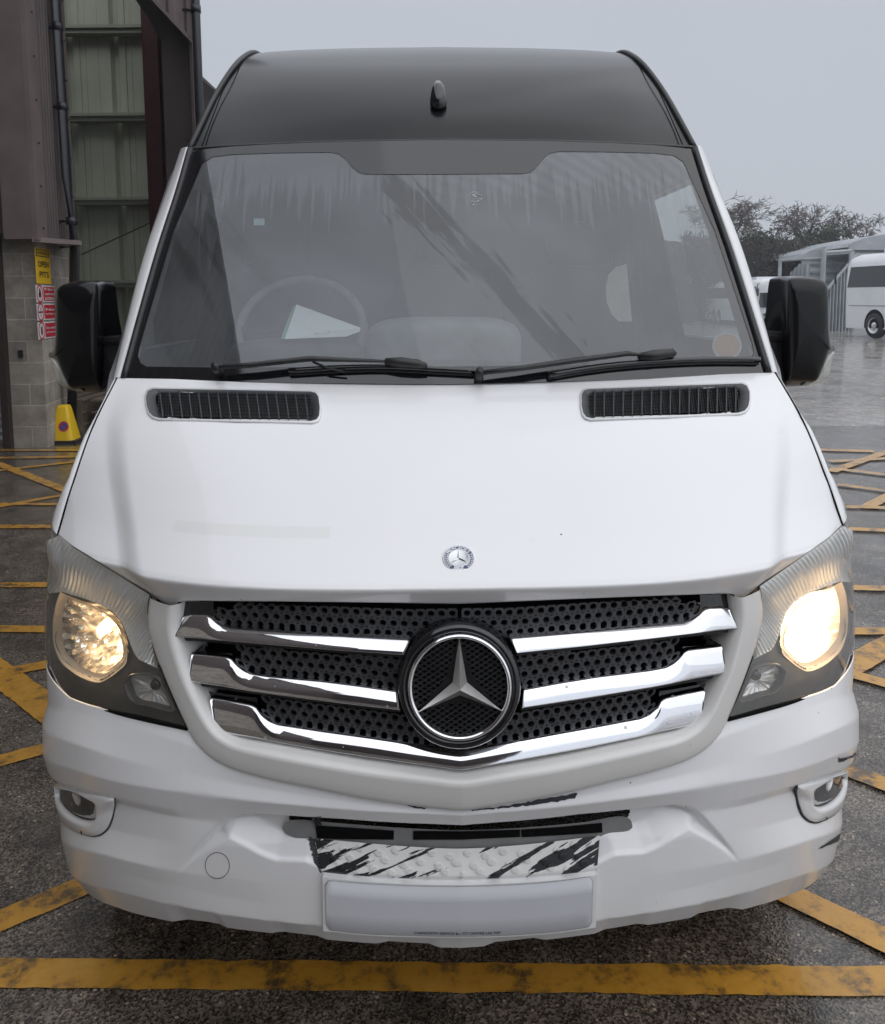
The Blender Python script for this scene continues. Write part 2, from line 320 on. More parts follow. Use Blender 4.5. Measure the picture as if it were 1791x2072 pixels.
def sdist(P,x,y):  # distance to polyline
    P=np.asarray(P,float); best=np.full(np.shape(x),9.)
    for a,b in zip(P[:-1],P[1:]):
        ab=b-a; t=np.clip(((x-a[0])*ab[0]+(y-a[1])*ab[1])/(ab@ab+1e-12),0,1)
        best=np.minimum(best,np.hypot(x-a[0]-t*ab[0],y-a[1]-t*ab[1]))
    return best
def mir(V,F):
    V=np.array(V,float).copy(); V[:,0]*=-1; return V,[tuple(f[::-1]) for f in F]
def both(name,V,F,m,parents,smooth=True,m2=None,uv=None):
    a=mesh(name,V,F,m,parents[0],smooth,uv); V2,F2=mir(V,F); b=mesh(name,V2,F2,m2 or m,parents[1],smooth,uv); return a,b
def spatch(rows,nu,nv,o_add=0,fn=None,lin=False):   # rows of (px,py,o) -> grid on shell
    R=[]
    for r in rows:
        K=np.array([RS(*p) if len(p)==3 else p[1:] for p in r],float)
        R.append(pl(K,nu) if lin else cr1(K,nu))
    R=np.array(R); out=np.array([pl(R[:,j],nv) if (lin or len(R)==2) else cr1(R[:,j],nv) for j in range(nu)]).transpose(1,0,2)
    s,z,o=out[...,0],out[...,1],out[...,2]+o_add
    if fn is not None: o=fn(s,z,o)
    return SH(s,z,o)
def textm(txt,size=1,ext=0):
    cu=bpy.data.curves.new('t','FONT'); cu.body=txt; cu.size=size; cu.align_x='CENTER'; cu.align_y='CENTER'; cu.extrude=ext; cu.offset=.018; cu.resolution_u=3
    o=bpy.data.objects.new('t',cu); C.objects.link(o); dg=bpy.context.evaluated_depsgraph_get(); me=bpy.data.meshes.new_from_object(o.evaluated_get(dg))
    V=np.array([v.co[:] for v in me.vertices]); F=[tuple(p.vertices) for p in me.polygons]
    bpy.data.objects.remove(o); bpy.data.curves.remove(cu); bpy.data.meshes.remove(me); return V,F
exec_parts=[]
# ================================================================== SETTING : ground
def wetmat(name,c1,c2,sc,wet):
    m=mat(name,c1,.5); b=m.node_tree.nodes['Principled BSDF']; t=N(m,'ShaderNodeTexCoord')
    v=N(m,'ShaderNodeTexVoronoi',Scale=sc); lk(m,t.outputs['Object'],v.inputs['Vector'])
    v2=N(m,'ShaderNodeTexVoronoi',Scale=sc*.42); lk(m,t.outputs['Object'],v2.inputs['Vector'])
    scol=N(m,'ShaderNodeSeparateColor'); lk(m,v.outputs['Color'],scol.inputs[0])
    sc2=N(m,'ShaderNodeSeparateColor'); lk(m,v2.outputs['Color'],sc2.inputs[0])
    n=N(m,'ShaderNodeTexNoise',Scale=1.1,Detail=9.,Roughness=.62); lk(m,t.outputs['Object'],n.inputs['Vector'])
    n2=N(m,'ShaderNodeTexNoise',Scale=5.,Detail=8.,Roughness=.7); lk(m,t.outputs['Object'],n2.inputs['Vector'])
    r=N(m,'ShaderNodeValToRGB'); r.color_ramp.elements[0].position=.25; r.color_ramp.elements[1].position=1
    r.color_ramp.elements[0].color=(*c1,1); r.color_ramp.elements[1].color=(*c2,1); lk(m,scol.outputs[0],r.inputs[0])
    st=N(m,'ShaderNodeMath',operation='GREATER_THAN'); st.inputs[1].default_value=.93; lk(m,sc2.outputs[1],st.inputs[0])
    st2=N(m,'ShaderNodeMath',operation='LESS_THAN'); st2.inputs[1].default_value=.32; lk(m,v2.outputs['Distance'],st2.inputs[0])
    st3=N(m,'ShaderNodeMath',operation='MULTIPLY'); lk(m,st.outputs[0],st3.inputs[0]); lk(m,st2.outputs[0],st3.inputs[1])
    s0=N(m,'ShaderNodeMixRGB'); lk(m,st3.outputs[0],s0.inputs[0]); lk(m,r.outputs[0],s0.inputs[1]); s0.inputs[2].default_value=(c2[0]*1.8,c2[1]*1.7,c2[2]*1.5,1)
    q=N(m,'ShaderNodeMapRange'); q.inputs['From Min'].default_value=.32; q.inputs['From Max'].default_value=.68; q.inputs['To Min'].default_value=.35; q.inputs['To Max'].default_value=1.55; lk(m,n2.outputs[0],q.inputs['Value'])
    x=N(m,'ShaderNodeVectorMath',operation='SCALE'); lk(m,s0.outputs[0],x.inputs[0]); lk(m,q.outputs[0],x.inputs['Scale']); lk(m,x.outputs[0],b.inputs['Base Color'])
    rr=N(m,'ShaderNodeMapRange'); rr.inputs['From Min'].default_value=wet[0]; rr.inputs['From Max'].default_value=wet[1]; rr.inputs['To Min'].default_value=wet[2]; rr.inputs['To Max'].default_value=wet[3]; lk(m,n.outputs[0],rr.inputs['Value']); lk(m,rr.outputs[0],b.inputs['Roughness'])
    b.inputs['Coat Weight'].default_value=.55; b.inputs['Coat Roughness'].default_value=.12
    bp=N(m,'ShaderNodeBump',Distance=.004); rb=N(m,'ShaderNodeMapRange'); rb.inputs['From Min'].default_value=wet[0]; rb.inputs['From Max'].default_value=wet[1]; rb.inputs['To Min'].default_value=.10; rb.inputs['To Max'].default_value=.6
    lk(m,n.outputs[0],rb.inputs['Value']); lk(m,rb.outputs[0],bp.inputs['Strength'])
    ad=N(m,'ShaderNodeMath',operation='ADD'); lk(m,v.outputs['Distance'],ad.inputs[0]); lk(m,n2.outputs[0],ad.inputs[1]); lk(m,ad.outputs[0],bp.inputs['Height']); lk(m,bp.outputs[0],b.inputs['Normal'])
    return m
MT['asph']=wetmat('wet_asphalt',(.040,.032,.025),(.21,.175,.14),190,(.38,.62,.06,.30))
MT['yard']=wetmat('wet_concrete',(.22,.20,.18),(.33,.30,.27),25,(.40,.62,.12,.42))
def plane(name,x0,y0,x1,y1,z,m,label=None):
    return tag(mesh(name,[(x0,y0,z),(x1,y0,z),(x1,y1,z),(x0,y1,z)],[(0,1,2,3)],m,None,False),kind='structure')
plane('ground',-300,-60,400,500,-.004,'yard')
plane('asphalt_apron',-14,-14,16,10.05,0,'asph'); plane('workshop_floor',-14,10.05,-3.3,34,0,'asph')
m=mat('yellow_paint',(.52,.27,.035),.4); b=m.node_tree.nodes['Principled BSDF']
t=N(m,'ShaderNodeTexCoord'); n=N(m,'ShaderNodeTexNoise',Scale=9.,Detail=10.,Roughness=.75); lk(m,t.outputs['Object'],n.inputs['Vector'])
r=N(m,'ShaderNodeValToRGB'); ee=r.color_ramp.elements; b.inputs['Coat Weight'].default_value=.5; b.inputs['Coat Roughness'].default_value=.12; ee[0].position=.38; ee[0].color=(.10,.065,.03,1); ee[1].position=.5; ee[1].color=(.50,.25,.03,1); k=ee.new(.75); k.color=(.60,.33,.06,1)
lk(m,n.outputs[0],r.inputs[0]); lk(m,r.outputs[0],b.inputs['Base Color'])
n=N(m,'ShaderNodeTexNoise',Scale=1.3,Detail=5.); lk(m,t.outputs['Object'],n.inputs['Vector']); rr=N(m,'ShaderNodeMapRange'); rr.inputs['From Min'].default_value=.35; rr.inputs['From Max'].default_value=.65; rr.inputs['To Min'].default_value=.15; rr.inputs['To Max'].default_value=.5
lk(m,n.outputs[0],rr.inputs['Value']); lk(m,rr.outputs[0],b.inputs['Roughness'])
n=N(m,'ShaderNodeTexNoise',Scale=60.,Detail=5.); lk(m,t.outputs['Object'],n.inputs['Vector']); q=N(m,'ShaderNodeBump',Strength=.4,Distance=.004); lk(m,n.outputs[0],q.inputs['Height']); lk(m,q.outputs[0],b.inputs['Normal'])
MT['yellow']=m
MARKS=[((0,1970),(1791,1988),.085,.5,.8),((0,1866),(165,1796),.085,.5,.35),((0,1541),(75,1521),.08,.8,1.0),
 ((-20,1350),(86,1428),.13,1.,.9),((10,1362),(85,1348),.09,.0,1.),((0,1274),(85,1275),.08,1,1),((0,1185),(90,1185),.08,1,1.2),((0,1067),(105,1067),.09,2,1.2),
 ((0,941),(110,984),.10,1,1),((0,1026),(115,1005),.08,1,.8),((0,1021),(115,1022),.07,1,.5),((10,952),(130,938),.08,1,.5),((0,912),(120,912),.10,1,1),((0,928),(120,926),.1,1,1),
 ((1611,1822),(1791,1908),.09,.4,.8),((1739,1572),(1791,1592),.085,.5,1),((1750,1335),(1791,1313),.13,.5,1),((1745,1374),(1791,1387),.08,.6,1),
 ((1745,1281),(1791,1281),.08,.8,1.),((1740,1193),(1791,1194),.08,1,1.2),((1722,1073),(1791,1076),.08,1,1.5),((1712,1028),(1791,1030),.08,1,1.5),((1755,1028),(1791,1010),.1,0,1.5),
 ((1658,912),(1768,915),.12,0,0),((1680,936),(1791,930),.1,0,3),((1680,950),(1791,963),.1,0,3),((1682,957),(1749,933),.1,0,1),((1695,983),(1791,996),.09,0,3)]
for i,(a,b,w,e0,e1) in enumerate(MARKS):
    A=G(*a)[:2]; B=G(*b)[:2]; u=(B-A)/np.linalg.norm(B-A); A=A-u*e0; B=B+u*e1; nn=np.array([-u[1],u[0]])*w/2
    n=max(4,int(np.linalg.norm(B-A)/.03)); T=np.linspace(0,1,n); V=[];F=[]
    for tt in T:
        p=A+(B-A)*tt; j1,j2=rng.normal(0,.0016,2); z=.004+.0004*i
        V+=[(*(p+nn*(1+j1/w*2)),z),(*(p-nn*(1+j2/w*2)),z)]
    F=[(2*j,2*j+1,2*j+3,2*j+2) for j in range(n-1)]
    tag(mesh('yellow_line',V,F,'yellow',None,False),kind='structure')
# ================================================================== VAN
van=empty('parked_van',(VX,VY,0),YAW)
tag(van,'white high roof van with black roof front, chrome star grille and lit headlights','van')
# ---- hood
_dzx=np.array([.9,1.03,1.060,1.066,1.074,1.095,1.115,1.175,1.24,1.292,1.335,1.393,1.5]); _dzy=np.array([.14,.056,.037,.035,.044,.078,.111,.203,.305,.40,.495,.64,.95])
_dtx=np.linspace(.9,1.5,1201); _dty=np.where(_dtx<1.074,np.interp(_dtx,_dzx,_dzy),hermite(_dzx[4:],_dzy[4:],np.maximum(_dtx,1.074)))
def Dz(z): return np.interp(z,_dtx,_dty)
_cz=np.array([.98,1.03,1.10,1.2,1.3,1.40]); _cx=np.array([.585,.60,.655,.725,.785,.80])   # crease half width by height
def DB(x,z):
    a=np.abs(x); A=np.interp(z,[1.07,1.4],[.461,.095]); d=Dz(z)+A*a**3.3-.02*(1-np.minimum(a/.5,1)**2)*0
    c=np.interp(z,_cz,_cx); t=np.clip((a-c+.018)/.075,0,1); s=t*t*(3-2*t)
    am=np.interp(z,[1.0,1.1,1.3,1.39],[.024,.030,.018,0])
    return d+am*s-am*.6*np.clip((a-c-.057)/.12,0,1)
REAR=[(236.5,764),(420,768),(620,770),(899,771)]
SHUT=[(238,765),(187.5,868),(152.5,968),(138,1012),(118,1082)]
FRONT=[(118,1082.7),(147,1105.6),(193,1133.5),(243.7,1164),(281.7,1186.8),(304.6,1200.8),(327,1218),(346,1228),(354,1226),(362,1218),(380,1216),(415,1216),(560,1217),(700,1218.5),(928,1222)]
nu,nv=190,110
Fr=pl(FRONT,nu); Rr=pl(REAR,nu); Ls=cr1(SHUT,nv); 
P=np.zeros((nv,nu,3))
for j in range(nu):
    u=j/(nu-1)
    for i in range(nv):
        v=(i/(nv-1)); v=1-(1-v)**1.15
        # side edge follows shut line at u=0, straight elsewhere
        a=Rr[j]*(1-v)+Fr[j]*v
        if u<.5:
            q=np.array([np.interp(v,np.linspace(0,1,nv),Ls[:,0]),np.interp(v,np.linspace(0,1,nv),Ls[:,1])]); b0=Rr[0]*(1-v)+Fr[0]*v
            a=a+(q-b0)*(1-u/.5)**2
        P[i,j]=LD(a[0],a[1],DB)
P[:,-1,0]=0
# lower lip turned in
lip=P[-1:].copy(); lip[...,1]+=.03; lip[...,2]+=.002
P=np.concatenate([P,lip],0)
V,F=grid(P)
def vz(x,y): return (242.8+x*.45187,687.9+y*.45187)
_vq=[(V[i][0],V[i][2]) for i in range(0)]
_vp=np.array([LD(*vz(*p),DB)[[0,2]] for p in [(136,262),(144,236),(165,224),(505,228),(845,236),(872,244),(882,262),(880,310),(878,345),(870,356),(850,362),(520,360),(190,354),(165,346),(150,330),(143,300)]])
_iv=inpoly(_vp,V[:,0],V[:,2]); F=[f for f in F if not (_iv[f[0]] and _iv[f[2]])]
V2,F2=mir(V,F); mb=MB(); mb.add(V,F[::1]).add(V2,F2)
hood=mb.build('hood','white',van,True)
# ---- fender strips + flank below
sil=[(231,766),(203,818),(172.5,878),(146,940),(135,971),(116.7,1011.6),(103,1067)]
A=cr1([LD(x,y,DB) for x,y in [(236,766),(185.5,868),(150.5,968),(136,1012),(116,1081)]],40)
B=cr1([LD(x,y,DB) for x,y in sil],40); B[:,0]=np.maximum(B[:,0],-.985)
A2=A+np.array([0,.004,-.02]); Cc=B+np.array([-.004,.05,-.10]); Dd=B.copy(); Dd[:,0]=-.990; Dd[:,1]+=.22; Dd[:,2]=np.minimum(B[:,2]-.2,.95)
Ee=Dd.copy(); Ee[:,2]=.75; Ee[:,1]=np.maximum(Ee[:,1],.60)
K=np.array([A2,A,(A+B)/2+np.array([-.001,-.004,.003]),B,Cc,Dd,Ee])
P=np.array([pl(K[:,j],30) for j in range(40)])
V,F=grid(P); both('fender',V,F,'white',(van,van))
# ---- bumper shell
ROWS=[ # (px,py,o)
 [(86,1352,.018),(97,1383.6,.024),(142,1412.8,.032),(218,1435.7,.034),(294,1453.5,.032),(378,1471.5,.030),(410,1485,.032),(450,1508,.030),(500,1530,.026),(560,1550,.022),(631,1568,.018),(720,1588,.014),(827,1605,.012),(926.5,1616,.010)],
 [(92,1425,.018),(150,1440,.026),(230,1462,.027),(320,1488,.022),(400,1514,.017),(450,1533,.013),(500,1550,.010),(631,1585,.006),(827,1625,.004),(926.5,1637,.003)],
 [(78,1470,.003),(110,1490,.003),(160,1508,.002),(250,1537,.006),(380,1566,.008),(500,1589,.007),(631,1611,.004),(827,1637,.002),(926.5,1646,.0)],
 [(79,1524,.0),(95,1538,0),(153,1559,0),(238,1583,0),(365,1603,-.001),(491,1619,-.002),(566,1626.5,-.002),(700,1638,-.001),(827,1645,-.001),(926.5,1650,-.001)],
 [(86,1559,.008),(112,1580,.010),(175,1598,.012),(232,1613,.012),(302,1630,.010),(365,1640,.009),(444,1650,.012),(491,1653,.015),(586,1660,.018),(688,1666,.018),(811,1674,.018),(926.5,1679,.018)],
 [(108,1570,.026),(125,1590,.030),(175,1608,.036),(232,1622,.034),(302,1640,.022),(365,1655,.014),(444,1662,.016),(586,1670,.020),(811,1684,.020),(926.5,1689,.020)],
 [(114,1650,.030),(175,1668,.034),(232,1680,.028),(302,1695,.018),(365,1705,.012),(444,1712,.010),(586,1720,.012),(811,1734,.012),(926.5,1739,.012)],
 [(120,1690,.028),(143,1712,.020),(191,1725,.012),(238,1737,.008),(289,1750,.006),(365,1765,.008),(444,1775,.010),(586,1790,.012),(811,1806,.012),(926.5,1812,.012)],
 [(125,1722,.034),(160,1748,.024),(238,1768,.014),(365,1795,.012),(460,1815,.014),(586,1835,.012),(811,1850,.012),(926.5,1856,.012)],
 [(134,1757,.042),(175,1788,.028),(238,1804,.020),(333,1828,.016),(460,1852,.013),(615,1870.6,.012),(811,1886,.012),(926.5,1896,.012)],
 [(140,1768,.060),(153,1782,.058),(181.5,1810,.054),(238,1836,.050),(317,1858,.046),(349,1865,.044),(364,1862.5,.044),(381,1860,.044),(420,1865,.042),(444,1869,.042),(460,1877,.042),(551,1888,.038),(560,1886,.038),(575,1884.6,.038),(640,1893,.034),(662,1901,.034),(760,1909,.032),(770,1908,.032),(786,1904,.032),(867,1909,.03),(875,1912,.03),(890,1917,.03),(926.5,1918,.03)],
]
SMAX=1.45; ns=560
sg=np.linspace(0,SMAX,ns)
ZK=[];OK=[]
for r in ROWS:
    K=np.array([RS(*p) for p in r]); s=np.abs(K[:,0]); o=np.argsort(s); s=s[o]; K=K[o]
    keep=np.r_[True,np.diff(s)>.002]; s=s[keep]; K=K[keep]; s[0]=0
    if r is ROWS[0] or r is ROWS[-1]: zz=np.interp(sg,s,K[:,1])
    else: zz=hermite(s,K[:,1],np.clip(sg,0,s[-1]))
    sl=(K[-1,1]-K[-3,1])/(s[-1]-s[-3])*.3; zz=np.where(sg>s[-1],K[-1,1]+np.minimum(sg-s[-1],.15)*sl,zz)
    oo=np.interp(sg,s,K[:,2]); ZK.append(zz); OK.append(oo)
ZK=np.array(ZK); OK=np.array(OK)
for k in range(1,len(ZK)): ZK[k]=np.minimum(ZK[k],ZK[k-1]-.002)
nz=300; tt=np.linspace(0,1,nz)
def gauss(a,sig,ax):
    r=int(sig*3)+1; k=np.exp(-.5*(np.arange(-r,r+1)/sig)**2); k/=k.sum()
    p=[(0,0)]*a.ndim; p[ax]=(r,r); b=np.pad(a,p,mode='edge'); return np.apply_along_axis(lambda v:np.convolve(v,k,'valid'),ax,b)
OG=np.zeros((nz,ns)); ZG=np.zeros((nz,ns))
for j in range(ns):
    z=ZK[0,j]+(ZK[-1,j]-ZK[0,j])*tt; ZG[:,j]=z; OG[:,j]=np.interp(-z,-ZK[:,j],OK[:,j])
OG=gauss(OG,1.3,0); OG=gauss(OG,5.,1)
SGG=np.broadcast_to(sg,(nz,ns))
# the scoop round the step plate: two planes meeting in a valley
zx=lambda x:202.3
def zn3(x,y): return ((700+x/1.99)*.8093,(1950+y/1.99)*.8093)
def z2(x,y): return ((60+x/2.559)*.8093,(1850+y/2.559)*.8093)
up=[RS(*z2(*p))[:2] for p in [(950,890),(1020,790),(1100,690),(1200,580),(1280,522),(1400,492),(1550,500),(1700,514)]]+[RS(*p)[:2] for p in [(690,1666),(811,1674.5),(926.5,1679)]]
lo=[RS(*z2(*p))[:2] for p in [(950,890),(1050,800),(1150,730),(1290,652),(1400,705),(1500,762),(1600,800),(1790,806)]]+[RS(*p)[:2] for p in [(650,1768),(926.5,1785)]]
up=np.array([(abs(s),z) for s,z in up]);  lo=np.array([(abs(s),z) for s,z in lo]); up=np.r_[up,[(-.06,up[-1,1])]]; lo=np.r_[lo,[(-.06,lo[-1,1])]]
poly=np.r_[up,lo[::-1]]
ins=inpoly(poly,SGG,ZG); du=sdist(up,SGG,ZG); dl=sdist(lo,SGG,ZG)
dlm=sdist(lo[3:],SGG,ZG)
sc=np.where(ins,np.minimum(np.minimum(du*1.5,.030),np.minimum(dl*1.6,dlm*.62+.004)),0)
sc=np.minimum(sc,.030); sc=gauss(gauss(sc,1.6,0),1.2,1)
OG=OG+sc
P=SH(SGG,ZG,OG)
# turn the bottom edge back
Pl=P[-1:].copy(); Pl[...,1]+=.05; Pl[...,2]+=.004; Pt=P[:1].copy(); Pt[...,1]+=.02*np.clip(1-sg/.8,0.2,1)[None,:]; 
P=np.concatenate([Pt,P,Pl],0)
V,F=grid(P)
bs_=np.r_[sg[None],SGG,sg[None]].ravel(); bz_=np.r_[ZG[:1],ZG,ZG[-1:]].ravel()
_lm=np.array([RS(*z2(*p),.032)[:2]*np.array([-1,1]) for p in [(203,296),(260,304),(330,324),(400,368),(440,398),(446,440),(440,474),(418,486),(370,482),(305,452),(248,396),(212,342)]]); _lc=_lm.mean(0); _lm=_lc+(_lm-_lc)*np.array([1.02,1.16])
_sl=np.array([RS(*zn3(*p),.02)[:2]*np.array([-1,1]) for p in [(16,235),(32,212),(60,206),(300,220),(600,242),(896,254)]]+[np.array([-.02,RS(*zn3(896,254),.02)[1]]),np.array([-.02,RS(*zn3(896,322),.02)[1]])]+[RS(*zn3(*p),.02)[:2]*np.array([-1,1]) for p in [(896,322),(600,316),(300,296),(180,288),(80,286),(30,262)]])
_in=inpoly(_lm,bs_,bz_)|inpoly(_sl,bs_,bz_)
F=[f for f in F if not (_in[f[0]] and _in[f[2]])]
V2,F2=mir(V,F); bumper=MB().add(V,[f[::-1] for f in F]).add(V2,[f[::-1] for f in F2]).build('bumper','white',van,True)
def OB(s,z):   # bumper inset at (s,z)
    s=abs(s); j=int(np.clip(round(s/SMAX*(ns-1)),0,ns-1)); return float(np.interp(-z,-ZG[:,j],OG[:,j]))
def onb(px,py,off=-.001):
    s,z,_=RS(px,py,0.); o=0.
    for _i in range(6): o=OB(s,z); s,z,_=RS(px,py,o)
    return np.array([s,z,o+off])
def bp(px,py,off=-.001): s,z,o=onb(px,py,off); return SH(s,z,o)
# ---- grille frame
def z6(x,y): return (40.5+x*.25394,1011.6+y*.25394)
def z8(x,y): return (323.7+x*.36146,1173.5+y*.36146)
OUT=[(304.6,1203,.070),(298,1240,.062),(299.5,1270.6,.056),(309.7,1308.7,.050),(322.4,1344,.044),(336,1378,.038),(353,1418,.032),(378,1471,.024),(396,1506,.018),(428.5,1536,.012),(468,1556,.007),(540.6,1576,.003),(631,1594,-.001),(720,1613,-.003),(827,1630,-.004),(926.5,1641,-.006)]
INN=[(360.5,1219,.050),(358,1265.5,.046),(360.5,1291,.043),(368,1316,.040),(378,1349,.036),(388,1380,.032),(406,1416,.028),(426.5,1456,.022),(447,1481,.018),(485.6,1501.7,.012),(540,1512,.006),(620,1527,.002),(700,1541,-.001),(780,1553,-.004),(860,1562,-.006),(926.5,1571,-.008)]
MIDc=[]
no=120
O_=pl([RS(*p) for p in OUT],no); I_=pl([RS(*p) for p in INN],no)
O_=gauss(np.pad(O_,((0,0),(0,0))),2,0); I_=gauss(I_,2,0)
O_[-1,0]=I_[-1,0]=0
rows=[]
for t,o in [(0,.022),(0,.004),(.03,-.002),(.15,-.005),(.45,-.008),(.72,-.010),(.80,-.0105),(.88,-.007),(.97,.004),(1,.016),(1.0,.08)]:
    q=O_*(1-t)+I_*t; q[:,2]+=o; 
    if t==1.0 and o>.05: q[:,2]=I_[:,2]+.08
    rows.append(q)
P=np.array([SH(q[:,0],q[:,1],q[:,2]) for q in rows]); P[:,-1,0]=0
V,F=grid(P); V2,F2=mir(V,F); frame=MB().add(V,F).add(V2,F2).build('grille_frame','frame',van,True)
# ---- grille
grille=empty('grille',(0,0,0),0,van)
bk=[[(345,1205,.13),(500,1205,.11),(700,1205,.10),(926.5,1205,.10)],[(340,1400,.13),(500,1400,.11),(700,1400,.10),(926.5,1400,.10)],[(400,1520,.11),(500,1540,.10),(700,1580,.09),(926.5,1600,.09)]]
P=spatch(bk,20,10); V,F=grid(P); V2,F2=mir(V,F); MB().add(V,F).add(V2,F2).build('backing','hole',grille,True)
# chrome bars: top edge, bottom edge
T1=[z8(*p) for p in [(118,215),(160,203),(240,204),(268,213),(300,243),(335,265),(380,278),(560,291),(750,305),(1050,325),(1400,345)]]
B1=[z8(*p) for p in [(97,312),(200,318),(300,326),(420,336),(600,352),(800,368),(1000,385),(1200,398),(1365,410)]]
T2=[z8(*p) for p in [(165,423),(260,432),(360,441),(388,452),(420,488),(455,515),(500,535),(600,550),(900,577),(1100,602),(1325,635)]]
B2=[z8(*p) for p in [(174,562),(300,580),(450,603),(600,625),(800,652),(1000,678),(1345,718)]]
T3=[z8(*p) for p in [(268,672),(380,690),(500,712),(528,725),(560,768),(600,800),(650,820),(900,858),(1150,893),(1400,930),(1679,968)]]
B3=[z8(*p) for p in [(327,838),(420,858),(560,880),(700,905),(1000,955),(1200,985),(1450,1020),(1679,1053)]]
def bar(T,B,o0,o1,closed_end=True):
    n=90; Tt=pl(T,n); Bb=pl(B,n); rows=[]
    for t,dp in [(0,.045),(0,.012),(.03,.008),(.08,.0055),(.5,-.0025),(.9,-.0095),(.95,-.0095),(.985,-.007),(1,.0),(1.0,.045)]:
        rows.append([RS(*(Tt[i]*(1-t)+Bb[i]*t),(o0+(o1-o0)*i/(n-1))) + np.array([0,0,dp]) for i in range(n)])
    R=np.array(rows); P=SH(R[...,0],R[...,1],R[...,2])
    V,F=grid(P); F=list(F); nr=len(rows)
    F.append(tuple(k*n for k in range(nr-1,-1,-1))); F.append(tuple(k*n+n-1 for k in range(nr)))
    return V,F
MT['barc']=mat('chipped_chrome',(.80,.80,.82),.05,metal=1)
def chipped(m):
    b=m.node_tree.nodes['Principled BSDF']; t=N(m,'ShaderNodeTexCoord'); v=N(m,'ShaderNodeTexVoronoi',Scale=60.); lk(m,t.outputs['Object'],v.inputs['Vector'])
    s=N(m,'ShaderNodeSeparateColor'); lk(m,v.outputs['Color'],s.inputs[0]); a=N(m,'ShaderNodeMath',operation='GREATER_THAN'); a.inputs[1].default_value=.80; lk(m,s.outputs[0],a.inputs[0])
    rr=N(m,'ShaderNodeMath',operation='MULTIPLY'); rr.inputs[1].default_value=.24; lk(m,s.outputs[1],rr.inputs[0])
    l=N(m,'ShaderNodeMath',operation='LESS_THAN'); lk(m,v.outputs['Distance'],l.inputs[0]); lk(m,rr.outputs[0],l.inputs[1]); k=N(m,'ShaderNodeMath',operation='MULTIPLY'); lk(m,a.outputs[0],k.inputs[0]); lk(m,l.outputs[0],k.inputs[1])
    x=N(m,'ShaderNodeMixRGB'); x.inputs[1].default_value=(.80,.80,.82,1); x.inputs[2].default_value=(.55,.55,.55,1); lk(m,k.outputs[0],x.inputs[0]); lk(m,x.outputs[0],b.inputs['Base Color'])
    y=N(m,'ShaderNodeMapRange'); y.inputs['To Min'].default_value=.05; y.inputs['To Max'].default_value=.6; lk(m,k.outputs[0],y.inputs['Value']); lk(m,y.outputs[0],b.inputs['Roughness'])
    n=N(m,'ShaderNodeTexNoise',Scale=6.,Detail=3.); lk(m,t.outputs['Object'],n.inputs['Vector']); q=N(m,'ShaderNodeBump',Strength=.08,Distance=.01); lk(m,n.outputs[0],q.inputs['Height']); lk(m,q.outputs[0],b.inputs['Normal'])
chipped(MT['barc'])
V,F=bar(T1,B1,.052,.018); both('chrome_bar',V,F,'barc',(grille,grille),True)
V,F=bar(T2,B2,.044,.014); both('chrome_bar',V,F,'barc',(grille,grille),True)
V,F=bar(T3,B3,.034,.008); V=np.array(V); V2,F2=mir(V,F); MB().add(V,F[:-1]).add(V2,F2[:-1]).build('chrome_bar','barc',grille,True)
# dark trim under each bar and the lower black lip
def strip(T,B,o0,o1,name,m,n=60,k=1):
    Tt=pl(T,n); Bb=pl(B,n); rows=[[RS(*(Tt[i]*(1-t)+Bb[i]*t),(o0+(o1-o0)*i/(n-1)))+np.array([0,0,dp]) for i in range(n)] for t,dp in [(0,.03),(0,0),(1,0),(1,.03)]]
    R=np.array(rows); P=SH(R[...,0],R[...,1],R[...,2]); V,F=grid(P); V=np.array(V); V[-0:,0]=V[:,0]; return both(name,V,F,m,(grille,grille),False)
sh=lambda K,dy:[(x,y+dy) for x,y in K]
strip(sh(B1,0),sh(B1,9),.060,.024,'bar_dark_trim','plas'); strip(sh(B2,0),sh(B2,9),.052,.020,'bar_dark_trim','plas')
strip(sh(B3,0),[z8(*p) for p in [(327,850),(420,885),(560,915),(700,940),(1000,985),(1200,1022),(1450,1056),(1679,1086)]],.045,.016,'lower_lip','plas')
for q in ([(760,950),(965,985),(962,992),(765,960)],[(1195,1022),(1410,1058),(1405,1066),(1200,1032)]):
    a_,b2_=pl([z8(*q[0]),z8(*q[1])],12),pl([z8(*q[3]),z8(*q[2])],12); V,F=grid(np.array([[SH(*(RS(*p,.018 if q[0][0]<1000 else .012))) for p in r_] for r_ in (a_,b2_)])); both('lip_clip',V,F,'frame',(grille,grille))
# glossy dark flares at the outer ends
def flare(Tt,Bt,o):
    V,F=grid(SH(*[a for a in np.moveaxis(np.array([pl([RS(x,y,oo) for x,y,oo in r],24) for r in (Tt,Bt)]),-1,0)])); both('end_flare',V,F,'black',(grille,grille),True)
flare([(364,1217,.075),(432,1217,.068)],[(366,1250,.066),(432,1262,.060)],0)
flare([(372,1318,.066),(470,1322,.060)],[(383,1328,.060),(474,1350,.056)],0)
flare([(405,1396,.06),(520,1412,.054)],[(420,1418,.054),(526,1452,.048)],0)
